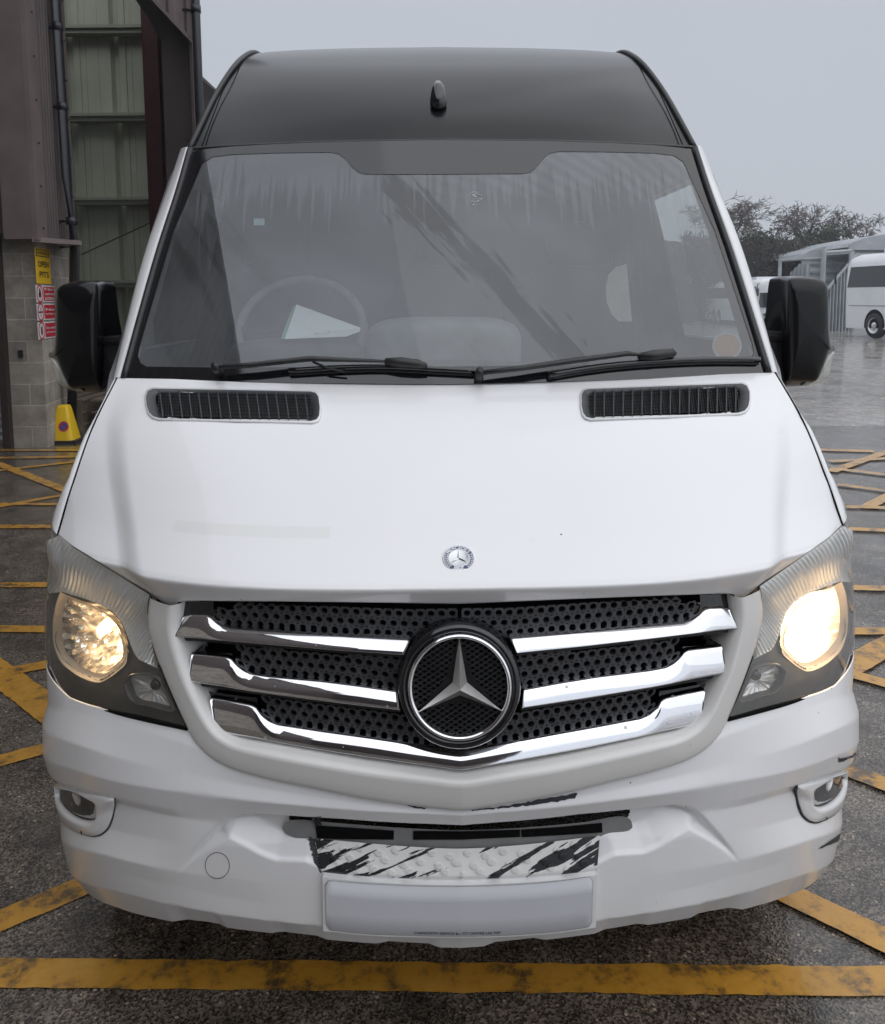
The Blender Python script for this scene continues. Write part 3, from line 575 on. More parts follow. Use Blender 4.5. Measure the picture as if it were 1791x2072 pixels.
# perforated panels
def perf(Tf,Bf,x0,x1,o0,o1,p0,p1,nrow,ytop,stagger0=0,skip=None,r=6.7,px=21.6):
    V=[];F=[]; n=16
    oz=lambda x:o0+(o1-o0)*(x-x0)/(x1-x0)
    for rr in range(nrow):
        k=0; x=x0+(px/2 if (rr+stagger0)%2 else 0)
        while x<x1:
            pt=p0+(p1-p0)*(x-x0)/(x1-x0); yc=Bf(x)-15-rr*pt
            if yc>ytop(x)-4 and not (skip and skip(x,yc)):
                sl=(Bf(x+5)-Bf(x-5))/10
                out=[];inn=[]
                for q in range(n):
                    a=2*math.pi*(q+.5)/n; c,s=math.cos(a),math.sin(a); m_=max(abs(c),abs(s)); dx=c/m_*px/2*1.01; dy=s/m_*pt/2*1.02+sl*dx
                    yy=yc+dy
                    out.append((x+dx,max(yy,ytop(x)-3))); inn.append((x+c*r,yc+s*r*.95+sl*c*r))
                b=len(V)
                for (X,Y) in out: V.append(SH(*RS(X,Y,oz(X))))
                for (X,Y) in inn: V.append(SH(*RS(X,Y,oz(X))))
                for (X,Y) in inn: V.append(SH(*(RS(X,Y,oz(X))+np.array([0,0,.008]))))
                for q in range(n):
                    q2=(q+1)%n; F.append((b+q,b+q2,b+n+q2,b+n+q)); F.append((b+n+q,b+n+q2,b+2*n+q2,b+2*n+q))
            x+=px
    return V,F
f_=lambda K:(lambda x:float(np.interp(x,[k[0] for k in K],[k[1] for k in K])))
t1,t2,t3=f_(T1),f_(T2),f_(T3); b1,b2,b3=f_(B1),f_(B2),f_(B3)
ring=lambda x,y:(x-930.5)**2+(y-1388)**2<118**2
for args in [(t1,t1,440,935,.066,.050,17,21.,4,lambda x:1229),(t2,t2,488,815,.056,.030,17,19.5,5,lambda x:b1(x)+8),(t3,t3,540,930,.048,.026,16.5,19.5,6,lambda x:b2(x)+8)]:
    V,F=perf(args[0],args[1],*args[2:4],args[4],args[5],args[6],args[7],args[8],args[9],skip=lambda x,y,l=args[0]:ring(x,y) or y>l(x)-6)
    both('perforated_panel',V,F,'perf',(grille,grille),False)
# strip of the same plastic between holes and bar
for K,o0,o1 in ((T1[4:],.0615,.0295),(T2[5:],.0555,.0295),(T3[5:],.0475,.0255)):
    n=50; Tt=pl(K,n); R=np.array([[RS(Tt[i][0],Tt[i][1]+dy,o0+(o1-o0)*i/(n-1)) for i in range(n)] for dy in (-6.5,4)]); V,F=grid(SH(R[...,0],R[...,1],R[...,2])); both('panel_edge',V,F,'perf',(grille,grille))
# emblem
Ec=L(930.5,1390,-.012); px2m=(1.43-.012)/FP
tl=math.radians(10); eu=np.array([0,math.sin(tl),math.cos(tl)]); en=np.array([0,-math.cos(tl),math.sin(tl)]); ex=np.array([1.,0,0])
def EF(u,v,w): return Ec+ex*u+eu*v+en*w
R0=111*px2m
emb=grille
def ringm(Rs,fr=EF,n=96):
    V=[];F=[]
    for r,w in Rs:
        for k in range(n):
            a=2*math.pi*k/n; V.append(fr(r*math.cos(a),r*math.sin(a),w))
    for i in range(len(Rs)-1):
        for k in range(n): F.append((i*n+k,i*n+(k+1)%n,(i+1)*n+(k+1)%n,(i+1)*n+k))
    return V,F
V,F=ringm([(R0*1.22,-.05),(R0*1.17,-.006),(R0*1.13,.0),(R0*1.06,.001),(R0*.99,-.004),(R0*.99,-.02)]); mesh('emblem_surround',V,F,'black',grille)
V,F=ringm([(R0*1.0,-.006),(R0*.995,.003),(R0*.965,.007),(R0*.93,.0065),(R0*.90,.002),(R0*.895,-.012)]); mesh('emblem_ring',V,F,'chrome',grille)
V,F=ringm([(R0*.93,-.016),(0.0001,-.016)]); mesh('emblem_back',V,F,'hole',grille)
mb=MB()
for sgn in (1,-1):
    for k in range(-24,25):
        c=k*.0085; th=sgn*math.radians(32); dx,dy=math.cos(th),math.sin(th); nx,ny=-dy,dx; rr=R0*.92
        if abs(c)>=rr: continue
        h=math.sqrt(rr*rr-c*c); w=.0010
        P0=[(nx*c+dx*a+nx*b_,ny*c+dy*a+ny*b_) for a,b_ in ((-h,-w),(h,-w),(h,w),(-h,w))]
        mb.hexa([EF(a,b_,-.010+sgn*.0005) for a,b_ in P0],[EF(a,b_,-.014) for a,b_ in P0])
mb.build('emblem_mesh','plas',grille,False)
# dark wedge plates + chrome star
def star(Rt,Rn,h,fr,z0):
    V=[fr(0,0,h)];F=[]
    for k in range(3):
        a=math.pi/2+k*2*math.pi/3; V.append(fr(Rt*math.cos(a),Rt*math.sin(a),z0+.0015))
    for k in range(3):
        a=math.pi/2+math.pi/3+k*2*math.pi/3; V.append(fr(Rn*math.cos(a),Rn*math.sin(a),z0))
    for k in range(3): F+= [(0,1+k,4+k),(0,4+(k-1)%3,1+k)]
    return V,F
V,F=star(R0*.93,R0*.30,-.008,EF,-.009); mesh('emblem_wedge','x' and V,F,'black',grille,False)
V,F=star(R0*.93,R0*.16,.020,EF,-.002); mesh('emblem_star',V,F,'starm',grille,False)
# ---- hood badge
Bc=LD(924,1131,DB); sl=math.radians(36); bu=np.array([0,math.cos(sl),math.sin(sl)]); bn=np.array([0,-math.sin(sl),math.cos(sl)])
Bc=Bc+bn*.001; Bc[0]=0
def BF(u,v,w): return Bc+ex*u+bu*v+bn*w
badge=empty('hood_badge',(0,0,0),0,van); r=.0305
V,F=ringm([(r*1.02,-.004),(r,.001),(r*.95,.0018),(r*.93,.001)],BF,64); mesh('badge_rim',V,F,'silver',badge)
V,F=ringm([(r*.94,.001),(r*.64,.001)],BF,64); mesh('badge_band',V,F,'blue',badge)
V,F=ringm([(r*.67,.001),(r*.66,.002),(r*.62,.002),(r*.6,.0014),(.0001,.0014)],BF,64); mesh('badge_centre',V,F,'silver',badge)
V,F=star(r*.6,r*.085,.0034,BF,.0016); mesh('badge_star',V,F,'chrome',badge,False)
for txt,a0,a1,top in (('MERCEDES',150,30,1),('BENZ',247,293,0)):
    n=len(txt); mb=MB()
    for i,ch in enumerate(txt):
        a=math.radians(a0+(a1-a0)*(i+.5)/n); V,F=textm(ch,1); V=V*r*.34; th=a-math.pi/2 if top else a+math.pi/2
        q=[BF(r*.79*math.cos(a)+v[0]*math.cos(th)-v[1]*math.sin(th),r*.79*math.sin(a)+v[0]*math.sin(th)+v[1]*math.cos(th),.0015) for v in V]; mb.add(q,F)
    mb.build('badge_lettering','silver',badge)
for sd_ in (0,1):
    mb=MB()
    for k in range(7):
        a=math.radians(160+k*11) if sd_ else math.radians(20-k*11)
        for rr_ in (.72,.86):
            c=(r*rr_*math.cos(a),r*rr_*math.sin(a)); V=[BF(c[0]+r*.052*math.cos(q),c[1]+r*.052*math.sin(q),.0014) for q in np.linspace(0,2*math.pi,7)[:-1]]; mb.add(V,[tuple(range(6))])
    mb.build('badge_laurel','silver',badge)
# ---- seams and tape residue
for sx_ in (1,-1):
    q=cr1([LD(x,y,DB) for x,y in SHUT],40)*np.array([sx_,1,1]); MB().tube([p+np.array([-.0015*sx_,0,.0005]) for p in q],.0022,5).build('hood_seam','hole',van,True)
    q=np.array([SH(a,b_,c_+.004) for a,b_,c_ in O_])*np.array([sx_,1,1]); MB().tube(q,.0016,5).build('frame_seam','hole',van,True)
# ---- hood vents
def vz(x,y): return (242.8+x*.45187,687.9+y*.45187)
VO=[vz(*p) for p in [(118,262),(128,235),(150,225),(505,231),(855,238),(878,244),(890,262),(896,310),(893,345),(882,362),(858,370),(520,364),(180,357),(150,348),(132,330),(122,300)]]
VI=[vz(*p) for p in [(158,262),(160,245),(175,232),(505,240),(835,247),(850,250),(855,266),(862,310),(862,342),(858,352),(840,362),(520,358),(200,352),(185,345),(178,330),(168,300)]]
for side in (0,1):
    vg=empty('hood_vent',(0,0,0),0,van); 
    def vp(px,py,up_):
        p=LD(px,py,DB); p=p+np.array([0,-.55,.83])*up_
        if side: p=p*np.array([-1,1,1])
        return p
    n=16; V=[];
    VOo=[(x+(x-470)*.018,y+(y-824)*.10) for x,y in VO]
    for K,h in ((VOo,.001),(VOo,.004),(VO,.005)): V+=[vp(x,y,h) for x,y in K]
    F=[(k*n+i,k*n+(i+1)%n,(k+1)*n+(i+1)%n,(k+1)*n+i) for k in range(2) for i in range(n)]
    mesh('vent_rim',V,F,'white',vg)
    V=[vp(x,y,.0055) for x,y in VO]+[vp(x,y,.001) for x,y in VI]+[vp(x,y,-.008) for x,y in VI]
    F=[(k*n+i,k*n+(i+1)%n,(k+1)*n+(i+1)%n,(k+1)*n+i) for k in range(2) for i in range(n)]
    mesh('vent_surround',V,F,'grey',vg)
    V=[vp(x+(x-470)*.05,y+(y-824)*.25,-.012) for x,y in VI]; mesh('vent_back',V,[tuple(range(n))],'hole',vg,False)
    mb=MB()
    for k in range(16):
        x=182+k*43.3; a=vz(x-3,232+k*.9); b=vz(x+ 12,356+k*.5)
        for i in range(6):
            pass
        mb.tube([vp(*a,.004),vp((a[0]+b[0])/2,(a[1]+b[1])/2,.0058),vp(*b,.004)],.0017,6)
    mb.build('vent_slats','grey',vg,True)
    mb=MB()
    for k in range(16):
        x=170+k*43.3
        for row in range(7):
            y=252+row*14.5+k*.8; pts=[vp(*vz(x+2+i*5.5,y+(5 if i%2 else -5)),.0022) for i in range(8)]
            mb.tube(pts,.0014,4)
    mb.build('vent_mesh','grey',vg,True)
# ---- headlights
def lampset(side):
    h=empty('headlight',(0,0,0),0,van)
    def place(name,V,F,m,smooth=True):
        V=np.array(V,float)
        if side: V,F=mir(V,F)
        return mesh(name,V,F,m,h,smooth)
    ext=lambda p,ds,dz=0:('x',p[0]-ds,p[1]+dz,p[2])
    B_=[(379,1470,.026),(294,1452,.032),(218,1434,.034),(142,1411,.032),(97,1382,.024),(86,1352,.018)]
    M1=[(329,1357,.040),(250,1345,.038),(180,1330,.034),(120,1308,.028),(95,1285,.023),(88,1270,.020)]
    M2=[(299,1250,.055),(240,1225,.052),(185,1205,.046),(130,1190,.038),(102,1176,.034),(94,1165,.032)]
    T_=[(304.8,1202,.066),(281.7,1188,.064),(243.7,1165,.060),(193,1134.5,.054),(147,1106.6,.049),(116,1083,.046)]
    def rows(add,xt=.16):
        out=[]
        for r in (B_,M1,M2,T_):
            rr=[(a,b,c+add*float(np.interp(a,[85,100,150,200],[.12,.2,.8,1]))) for a,b,c in r]; q=RS(*rr[-1]); out.append(rr+[('x',q[0]-xt*.5,q[1]+.015,q[2]),('x',q[0]-xt,q[1]+.03,q[2])])
        return out
    P=spatch(rows(0),70,50)
    V,F=grid(P); place('lens',V,F,'lensR' if side else 'lens')
    # bezel with openings
    def tp(px,o): return o-(max(o-.030,0))*float(np.interp(px,[90,110,150,210],[.9,.8,.35,0]))
    def z6o(pts,o): return [RS(*z6(*p),tp(z6(*p)[0],o)) for p in pts]
    LAMP=[(340,740),(300,860),(280,1000),(285,1130),(330,1260),(420,1350),(520,1410),(640,1440),(700,1415),(790,1350),(850,1285),(852,1210),(820,1090),(770,990),(700,910),(600,850),(480,800),(400,770)]
    PARK=[(850,1450),(900,1400),(1060,1398),(1120,1430),(1150,1500),(1225,1665),(1150,1655),(1040,1625),(930,1600),(890,1560)]
    IND=[(330,735),(480,785),(600,830),(720,890),(800,980),(870,1110),(930,1230),(960,1270),(1105,1335)]
    bo=.070
    rws=rows(.034,.12); Kr=np.array([cr1(np.array([RS(*p) if len(p)==3 else p[1:] for p in r],float),150) for r in rws]); G3=np.array([cr1(Kr[:,j],110) for j in range(150)]).transpose(1,0,2)
    lp=np.array(z6o(LAMP,bo))[:,:2]; pk=np.array(z6o(PARK,bo-.01))[:,:2]
    V,F=grid(SH(G3[...,0],G3[...,1],G3[...,2])); s=G3[...,0].ravel(); z=G3[...,1].ravel()
    inn=inpoly(lp,s,z)|inpoly(pk,s,z)
    F=[f for f in F if not all(inn[i] for i in f)]
    place('bezel',V,F,'bezel')
    # reflector bowl
    def dish(poly,o_rim,o_mid,depths,n=72,cx=None):
        K=np.array([RS(*z6(*p),tp(z6(*p)[0],o_rim)) for p in poly+[poly[0]]]); K=cr1(K,n+1)[:-1]; c=K.mean(0) if cx is None else RS(*z6(*cx),o_rim)
        V=[];F=[]
        for t,o in depths:
            q=K*(1-t)+c*t
            for i in range(n): V.append(SH(q[i,0],q[i,1],q[i,2]+o))
        for k in range(len(depths)-1):
            for i in range(n): F.append((k*n+i,k*n+(i+1)%n,(k+1)*n+(i+1)%n,(k+1)*n+i))
        return V,F
    LI=[(380,790),(345,900),(335,1050),(355,1180),(440,1280),(560,1360),(640,1378),(700,1368),(790,1305),(840,1235),(835,1160),(800,1050),(740,965),(640,885),(500,825),(430,800)]
    V,F=dish(LAMP,bo,.0,[(-.03,-.004),(0,-.002),(.06,.006),(.16,.010)]); place('lamp_ring',V,F,'halo')
    V,F=dish(LI,bo+.006,0,[(-.04,.003),(0,.0),(.12,.022),(.3,.045),(.5,.060),(.7,.070),(.9,.074),(1,.075)],cx=(620,1060))
    V=np.array(V)
    place('reflector',V,F,lampmat(SH(*(RS(*z6(600,1120) if not side else z6(585,1050),bo)+np.array([0,0,.03]))),side))
    c0=SH(*(RS(*z6(610,1050),bo+.01)+np.array([0,0,.012]))); 
    mb=MB(); mb.tube([c0+np.array([0,-.000,0]),c0+np.array([0,.045,0])],[.012,.012],14); o=mb.build('bulb','bulb' if side else 'bulbL',h,True)
    if side:
        for v in o.data.vertices: v.co.x*=-1
        o.data.flip_normals()
    pt=SH(*(RS(*z6(600,1090),bo+.01)+np.array([0,0,.012])))
    if side: pt=pt*np.array([-1,1,1])
    ld=bpy.data.lights.new('headlamp_light','POINT'); ld.energy=1.1 if side else .7; ld.color=(1,.72,.40); ld.shadow_soft_size=.012; lo_=bpy.data.objects.new('headlamp_light',ld); C.objects.link(lo_); lo_.parent=h; lo_.location=pt
    # ribbed indicator field
    I2=[z6(*p) for p in IND]; Tp=[(x,y) for x,y,_ in T_][::-1]; 
    top=[(97,1093)]+[(x,y+1) for x,y in Tp]; bot=I2
    nU,nV=420,40
    tt_=pl(top,nU); bb=pl(bot,nU); inner=[(304.6,1202),(298,1240),(300,1271),(310,1309),(322,1343)]
    # inner edge: extend the polygon right side with a third curve
    topx=pl(top+inner[1:],nU); botx=pl([(94,1170),(100,1200)]+bot+[(322,1349)],nU)
    R=np.zeros((nV,nU,3))
    for j in range(nU):
        for i in range(nV):
            t=i/(nV-1); p=topx[j]*(1-t)+botx[j]*t; R[i,j]=RS(p[0],p[1],tp(p[0],.072-.014*t+.006))
    s=R[...,0]; ph=(np.arange(nU)[None,:]/nU*40*2*math.pi)
    amp=.0028
    o=R[...,2]+amp*np.clip(np.minimum(np.arange(nV),nV-1-np.arange(nV))/5.,0,1)[:,None]*np.sign(np.sin(ph))*np.abs(np.sin(ph))**.7+.004*np.sin(R[...,1]*55+s*9)
    V,F=grid(SH(s,R[...,1],o)); place('indicator_reflector',V,F,'ribs')
    # parking lamp
    V,F=dish(PARK,bo-.014,0,[(-.10,-.002),(-.06,-.008),(0,-.006),(.0,.01)]); place('park_lamp_rim',V,F,'bezel')
    V,F=dish(PARK,bo-.004,0,[(0,0),(.2,.006),(.6,.010),(.98,.010)]);V=np.array(V); V[:,1]+=.0022*np.sin(V[:,0]*900)+.002*np.sin(V[:,2]*900); place('park_lamp_reflector',V,F,'ribs')
    c=SH(*RS(*z6(1080,1475),bo-.012)); mb=MB(); mb.tube([c,c+np.array([0,.02,0])],.011,16); V=np.array([tuple(v) for v in mb.V]); place('park_lamp_bulb',V,mb.F,'black')
    # gasket line along the bottom edge
    mb=MB(); q=cr1([SH(*(RS(a,b,c)+np.array([0,0,-.001]))) for a,b,c in [(380,1473,.028),(340,1440,.034)][:1]+[(294,1454.5,.032),(218,1436.5,.038),(142,1413.5,.044),(97,1384.5,.046),(86,1354,.046)]],40); mb.tube(q,.0048,6); place('gasket',np.array([tuple(v) for v in mb.V]),mb.F,'hole')
    mb=MB(); q=cr1([SH(*(RS(a,b,c))) for a,b,c in [(380,1472,.025),(354,1418,.031),(337,1378,.037),(323,1345,.043)]],30); mb.tube(q,.0025,6); place('gasket',np.array([tuple(v) for v in mb.V]),mb.F,'hole')
    return h
m=mat('faceted_reflector',(.9,.9,.88),.10,metal=1); b=m.node_tree.nodes['Principled BSDF']; t=N(m,'ShaderNodeTexCoord'); v=N(m,'ShaderNodeTexVoronoi',Scale=38.); lk(m,t.outputs['Object'],v.inputs['Vector']); q=N(m,'ShaderNodeBump',Strength=.7,Distance=.02); lk(m,v.outputs['Distance'],q.inputs['Height']); lk(m,q.outputs[0],b.inputs['Normal'])
MT['refl']=m
def lampmat(c,side):  # lamp glow painted into the bowl's emission, fading away from the bulb
    m=mat('painted_glow_reflector',(.9,.9,.88),.12,metal=1); b=m.node_tree.nodes['Principled BSDF']; t=N(m,'ShaderNodeTexCoord'); v=N(m,'ShaderNodeTexVoronoi',Scale=42.); v.feature='F1'; lk(m,t.outputs['Object'],v.inputs['Vector']); q=N(m,'ShaderNodeBump',Strength=.6,Distance=.02); lk(m,v.outputs['Distance'],q.inputs['Height']); lk(m,q.outputs[0],b.inputs['Normal'])
    d=N(m,'ShaderNodeVectorMath',operation='DISTANCE'); d.inputs[1].default_value=(abs(c[0]) if side else c[0],c[1],c[2]); lk(m,t.outputs['Object'],d.inputs[0])
    n=N(m,'ShaderNodeTexNoise',Scale=26. if side else 34.,Detail=3.,Distortion=.8); lk(m,t.outputs['Object'],n.inputs['Vector'])
    f=N(m,'ShaderNodeMapRange',interpolation_type='SMOOTHSTEP'); f.inputs['From Min'].default_value=.03 if side else .0; f.inputs['From Max'].default_value=.165 if side else .13; f.inputs['To Min'].default_value=1; f.inputs['To Max'].default_value=0; lk(m,d.outputs['Value'],f.inputs['Value'])
    sc=N(m,'ShaderNodeSeparateColor'); lk(m,v.outputs['Color'],sc.inputs[0])
    w=N(m,'ShaderNodeMapRange'); w.inputs['From Min'].default_value=.35 if side else .46; w.inputs['From Max'].default_value=.62; w.inputs['To Min'].default_value=.85 if side else .2; w.inputs['To Max'].default_value=1.; lk(m,n.outputs[0],w.inputs['Value'])
    w2=N(m,'ShaderNodeMapRange'); w2.inputs['To Min'].default_value=.7 if side else .35; lk(m,sc.outputs[0],w2.inputs['Value'])
    a=N(m,'ShaderNodeMath',operation='MULTIPLY'); lk(m,f.outputs[0],a.inputs[0]); lk(m,w.outputs[0],a.inputs[1]); a2=N(m,'ShaderNodeMath',operation='MULTIPLY'); lk(m,a.outputs[0],a2.inputs[0]); lk(m,w2.outputs[0],a2.inputs[1])
    e=N(m,'ShaderNodeMath',operation='MULTIPLY'); e.inputs[1].default_value=13. if side else 6.5; lk(m,a2.outputs[0],e.inputs[0])
    lk(m,e.outputs[0],b.inputs['Emission Strength']); b.inputs['Emission Color'].default_value=(1,.62,.30,1); return m
hl=lampset(0); hr=lampset(1); hr['label']='headlight with cloudy lens and glaring bright beam'; hl['label']='headlight with clear lens and warm lit bowl'
# ---- lower grille strip, step plate, number plate
def bstrip(name,Tp,Bp,off,nu,nv,m,parent,fn=None,uvs=False):
    R=np.zeros((nv,nu,3)); Tt=pl(Tp,nu) if len(Tp)<5 else cr1(Tp,nu); Bb=pl(Bp,nu) if len(Bp)<5 else cr1(Bp,nu)
    for i in range(nv):
        t=i/(nv-1)
        for j in range(nu): R[i,j]=RS(*(Tt[j]*(1-t)+Bb[j]*t),off if not callable(off) else off(t))
    return R
# grey inset
T_=[zn3(*p) for p in [(12,235),(30,208),(60,200),(300,216),(600,238),(900,250),(1200,238),(1500,212),(1720,185),(1745,200),(1755,235)]]
B_=[zn3(*p) for p in [(14,250),(30,268),(80,290),(300,300),(600,335),(900,345),(1200,330),(1500,300),(1690,262),(1740,250),(1753,238)]]
R=bstrip('',T_,B_,.036,80,6,None,None); V,F=grid(SH(R[...,0],R[...,1],R[...,2])); lg=mesh('lower_grille',V,F,'lgrey',van)
for q in ([(175,228),(350,240),(567,255),(567,298),(350,296),(185,291)],[(663,256),(900,258),(1195,250),(1195,284),(900,298),(663,298)],[(1200,250),(1400,236),(1603,216),(1605,262),(1400,275),(1203,286)]):
    a=[zn3(*p) for p in q]; Tp=a[:3]; Bp=a[3:][::-1]
    R=bstrip('',Tp,Bp,.0335,24,3,None,None); V,F=grid(SH(R[...,0],R[...,1],R[...,2])); mesh('slot',V,F,'hole',lg)
    R=bstrip('',[(x,y-1.2) for x,y in Tp],[(x,y+1.2) for x,y in Tp],.0345,24,2,None,None); V,F=grid(SH(R[...,0],R[...,1],R[...,2])); mesh('slot_rim',V,F,'plas',lg)
# step plate material with worn paint
m=mat('worn_step',(.72,.72,.70),.45); b=m.node_tree.nodes['Principled BSDF']; t=N(m,'ShaderNodeTexCoord')
mp=N(m,'ShaderNodeMapping'); mp.vector_type='TEXTURE'; mp.inputs['Rotation'].default_value=(0,0,math.radians(38)); mp.inputs['Scale'].default_value=(1.5,.22,1); lk(m,t.outputs['UV'],mp.inputs[0])
n=N(m,'ShaderNodeTexNoise',Scale=1.,Detail=9.,Roughness=.5,Distortion=.25); lk(m,mp.outputs[0],n.inputs['Vector'])
w=N(m,'ShaderNodeSeparateXYZ'); lk(m,t.outputs['UV'],w.inputs[0])
ab=N(m,'ShaderNodeMath',operation='SUBTRACT'); ab.inputs[1].default_value=2.6; lk(m,w.outputs[0],ab.inputs[0])
ab2=N(m,'ShaderNodeMath',operation='ABSOLUTE'); lk(m,ab.outputs[0],ab2.inputs[0])
sc_=N(m,'ShaderNodeMath',operation='MULTIPLY'); sc_.inputs[1].default_value=.07; lk(m,ab2.outputs[0],sc_.inputs[0])
su=N(m,'ShaderNodeMath',operation='ADD'); lk(m,n.outputs[0],su.inputs[0]); lk(m,sc_.outputs[0],su.inputs[1])
g=N(m,'ShaderNodeMath',operation='GREATER_THAN'); g.inputs[1].default_value=.632; lk(m,su.outputs[0],g.inputs[0])
x=N(m,'ShaderNodeMixRGB'); x.inputs[1].default_value=(.70,.70,.68,1); x.inputs[2].default_value=(.012,.012,.014,1); lk(m,g.outputs[0],x.inputs[0]); lk(m,x.outputs[0],b.inputs['Base Color'])
MT['step']=m
T_=[zn3(*p) for p in [(175,292),(400,312),(650,332),(900,342),(1150,328),(1400,302),(1592,277)]]
B_=[zn3(*p) for p in [(205,462),(400,482),(650,495),(900,498),(1150,492),(1400,475),(1578,455)]]
def stp(u,v,lift=0): # u 0..1 v 0..1 top->bottom
    n=200; a=cr1(T_,n)[int(round(u*(n-1)))]; b_=cr1(B_,n)[int(round(u*(n-1)))]; p=a*(1-v)+b_*v; return p
Ta=cr1(T_,200); Ba=cr1(B_,200)
def spt(u,v,lift=0):
    i=np.clip(u,0,1)*199; a=np.array([np.interp(i,range(200),Ta[:,k]) for k in (0,1)]); b_=np.array([np.interp(i,range(200),Ba[:,k]) for k in (0,1)])
    p=a*(1-v)+b_*v; o=(.030-.024*v if v<.9 else .006+(v-.9)*.08)-lift
    return SH(*RS(p[0],p[1],o))
nu_,nv_=120,20; P=np.array([[spt(j/(nu_-1),i/(nv_-1)) for j in range(nu_)] for i in range(nv_)]); uvg=np.array([[(j/(nu_-1)*5.2,1-i/(nv_-1)) for j in range(nu_)] for i in range(nv_)]).reshape(-1,2)
V,F=grid(P); stepo=mesh('step_plate',V,F,'step',van,True,uvg)
V=[];F=[];UV=[]
for k in range(46):
    u=.035+.0207*k; v=[.30,.62,.13,.82,.46][ [0,3,1,4,2][k%5] ]; v=[.2,.5,.78][k%3]+(.06 if k%2 else -.04)
    n=14; b0=len(V)
    for rr,h in ((1,-.0005),(.92,.0022),(.5,.0026)):
        for q in range(n):
            a=2*math.pi*q/n; uu=u+.0155*rr*math.cos(a); vv=v+.115*rr*math.sin(a); V.append(spt(uu,vv,h)); UV.append((uu*5.2,1-vv))
    for kk in range(2):
        for q in range(n): F.append((b0+kk*n+q,b0+kk*n+(q+1)%n,b0+(kk+1)*n+(q+1)%n,b0+(kk+1)*n+q))
    F.append(tuple(b0+2*n+q for q in range(n)))
    for g_ in range(-3,4):
        b0=len(V)
        for (du,dv) in ((g_*.0035-.006,.07),(g_*.0035-.0045,.07),(g_*.0035+.006,-.07),(g_*.0035+.0045,-.07)):
            V.append(spt(u+du,v+dv*(1-abs(g_)/5),.0034)); UV.append(((u+du)*5.2,1-v-dv))
        F.append((b0,b0+1,b0+2,b0+3))
mesh('step_studs',V,F,'step',stepo,False,UV)
# plate holder surround and plate
def prect(T_,B_,o,m,name,parent,nu=60,nv=8,z=0):
    R=bstrip('',T_,B_,o,nu,nv,None,None); V,F=grid(SH(R[...,0],R[...,1],R[...,2])); return mesh(name,V,F,m,parent)
PT=[zn3(*p) for p in [(212,484),(400,505),(650,519),(900,523),(1150,515),(1400,497),(1578,474)]]; PB=[zn3(*p) for p in [(216,752),(400,772),(650,783),(900,786),(1150,780),(1400,760),(1572,735)]]
PTi=[zn3(*p) for p in [(226,500),(400,515),(650,528),(900,531),(1150,523),(1400,503),(1557,479)]]; PBi=[zn3(*p) for p in [(233,744),(400,762),(650,773),(900,777),(1150,770),(1400,750),(1550,729)]]
hold=prect(PT,PB,-.0,'white','plate_holder',van)
# holder sides (a shallow box)
n=60; Tt=cr1(PT,n); Bb=cr1(PB,n); loop=[RS(*p,0.) for p in Tt]+[RS(*(Tt[-1]*(1-t)+Bb[-1]*t),0.) for t in np.linspace(0,1,8)]+[RS(*p,0.) for p in Bb[::-1]]+[RS(*(Bb[0]*(1-t)+Tt[0]*t),0.) for t in np.linspace(0,1,8)]
V=[SH(*k) for k in loop]+[SH(k[0],k[1],.03) for k in loop]; n=len(loop); mesh('holder_side',V,[(i,(i+1)%n,n+(i+1)%n,n+i) for i in range(n)],'white',hold,False)
# rounded plate outline
def pfun(u,v,o):
    a=np.array([np.interp(u*59,range(60),cr1(PTi,60)[:,k]) for k in (0,1)]); b_=np.array([np.interp(u*59,range(60),cr1(PBi,60)[:,k]) for k in (0,1)]); return SH(*RS(*(a*(1-v)+b_*v),o))
_a=cr1(PTi,60);_b=cr1(PBi,60)
def pfun(u,v,o):
    a=np.array([np.interp(u*59,range(60),_a[:,k]) for k in (0,1)]); b_=np.array([np.interp(u*59,range(60),_b[:,k]) for k in (0,1)]); return SH(*RS(*(a*(1-v)+b_*v),o))
cols=np.linspace(0,1,80); rad=.02; V=[];F=[];rows_=[]
for u in cols:
    e=min(u,1-u); k=max(0,1-e/rad); dv=(1-math.sqrt(max(0,1-k*k)))*.10 if k>0 else 0
    for v in (dv,.33,.66,1-dv): V.append(pfun(u,v,-.003))
    V.append(pfun(u,dv,.0)); V.append(pfun(u,1-dv,.0))
for i in range(79):
    a=i*6;b_=a+6
    for k in range(3): F.append((a+k,a+k+1,b_+k+1,b_+k))
    F.append((a+4,a,b_,b_+4)); F.append((a+3,a+5,b_+5,b_+3))
plate=mesh('number_plate',V,F,'plate',van)
mbp=MB(); lp_=[]
for u in cols:
    e=min(u,1-u); k=max(0,1-e/rad); dv=(1-math.sqrt(max(0,1-k*k)))*.10 if k>0 else 0; lp_.append((u,dv))
mbp.tube([pfun(u,v,-.0022) for u,v in lp_]+[pfun(u,1-v,-.0022) for u,v in lp_[::-1]]+[pfun(0,.1,-.0022)],.0009,5).build('plate_edge','lgrey',plate,True)
V=[]; 
TV,TF=textm('CARNFORTH SERVICE & MOT CENTRE LA5 9XP',1); w_=TV[:,0].max()-TV[:,0].min(); TV=TV/w_
V=[pfun(.492+v[0]*.315,.955-v[1]*.315*4.6,-.0036) for v in TV]; mesh('plate_lettering',V,TF,'ink',plate,False)
V,F=ringm([(1,0),(.94,0)],lambda u,v,w:np.array([u,v,w]),4)
# tow cover disc (outline groove) and its scuffs
cx_,cy2=z2(1238,803); n=40; V=[];
for r_ in (1.0,.955):
    for k in range(n):
        a=2*math.pi*k/n; V.append(bp(cx_+r_*25*math.cos(a),cy2+r_*27*math.sin(a),-.0008))
mesh('tow_cover_seam',V,[(i,(i+1)%n,n+(i+1)%n,n+i) for i in range(n)],'ink',van)
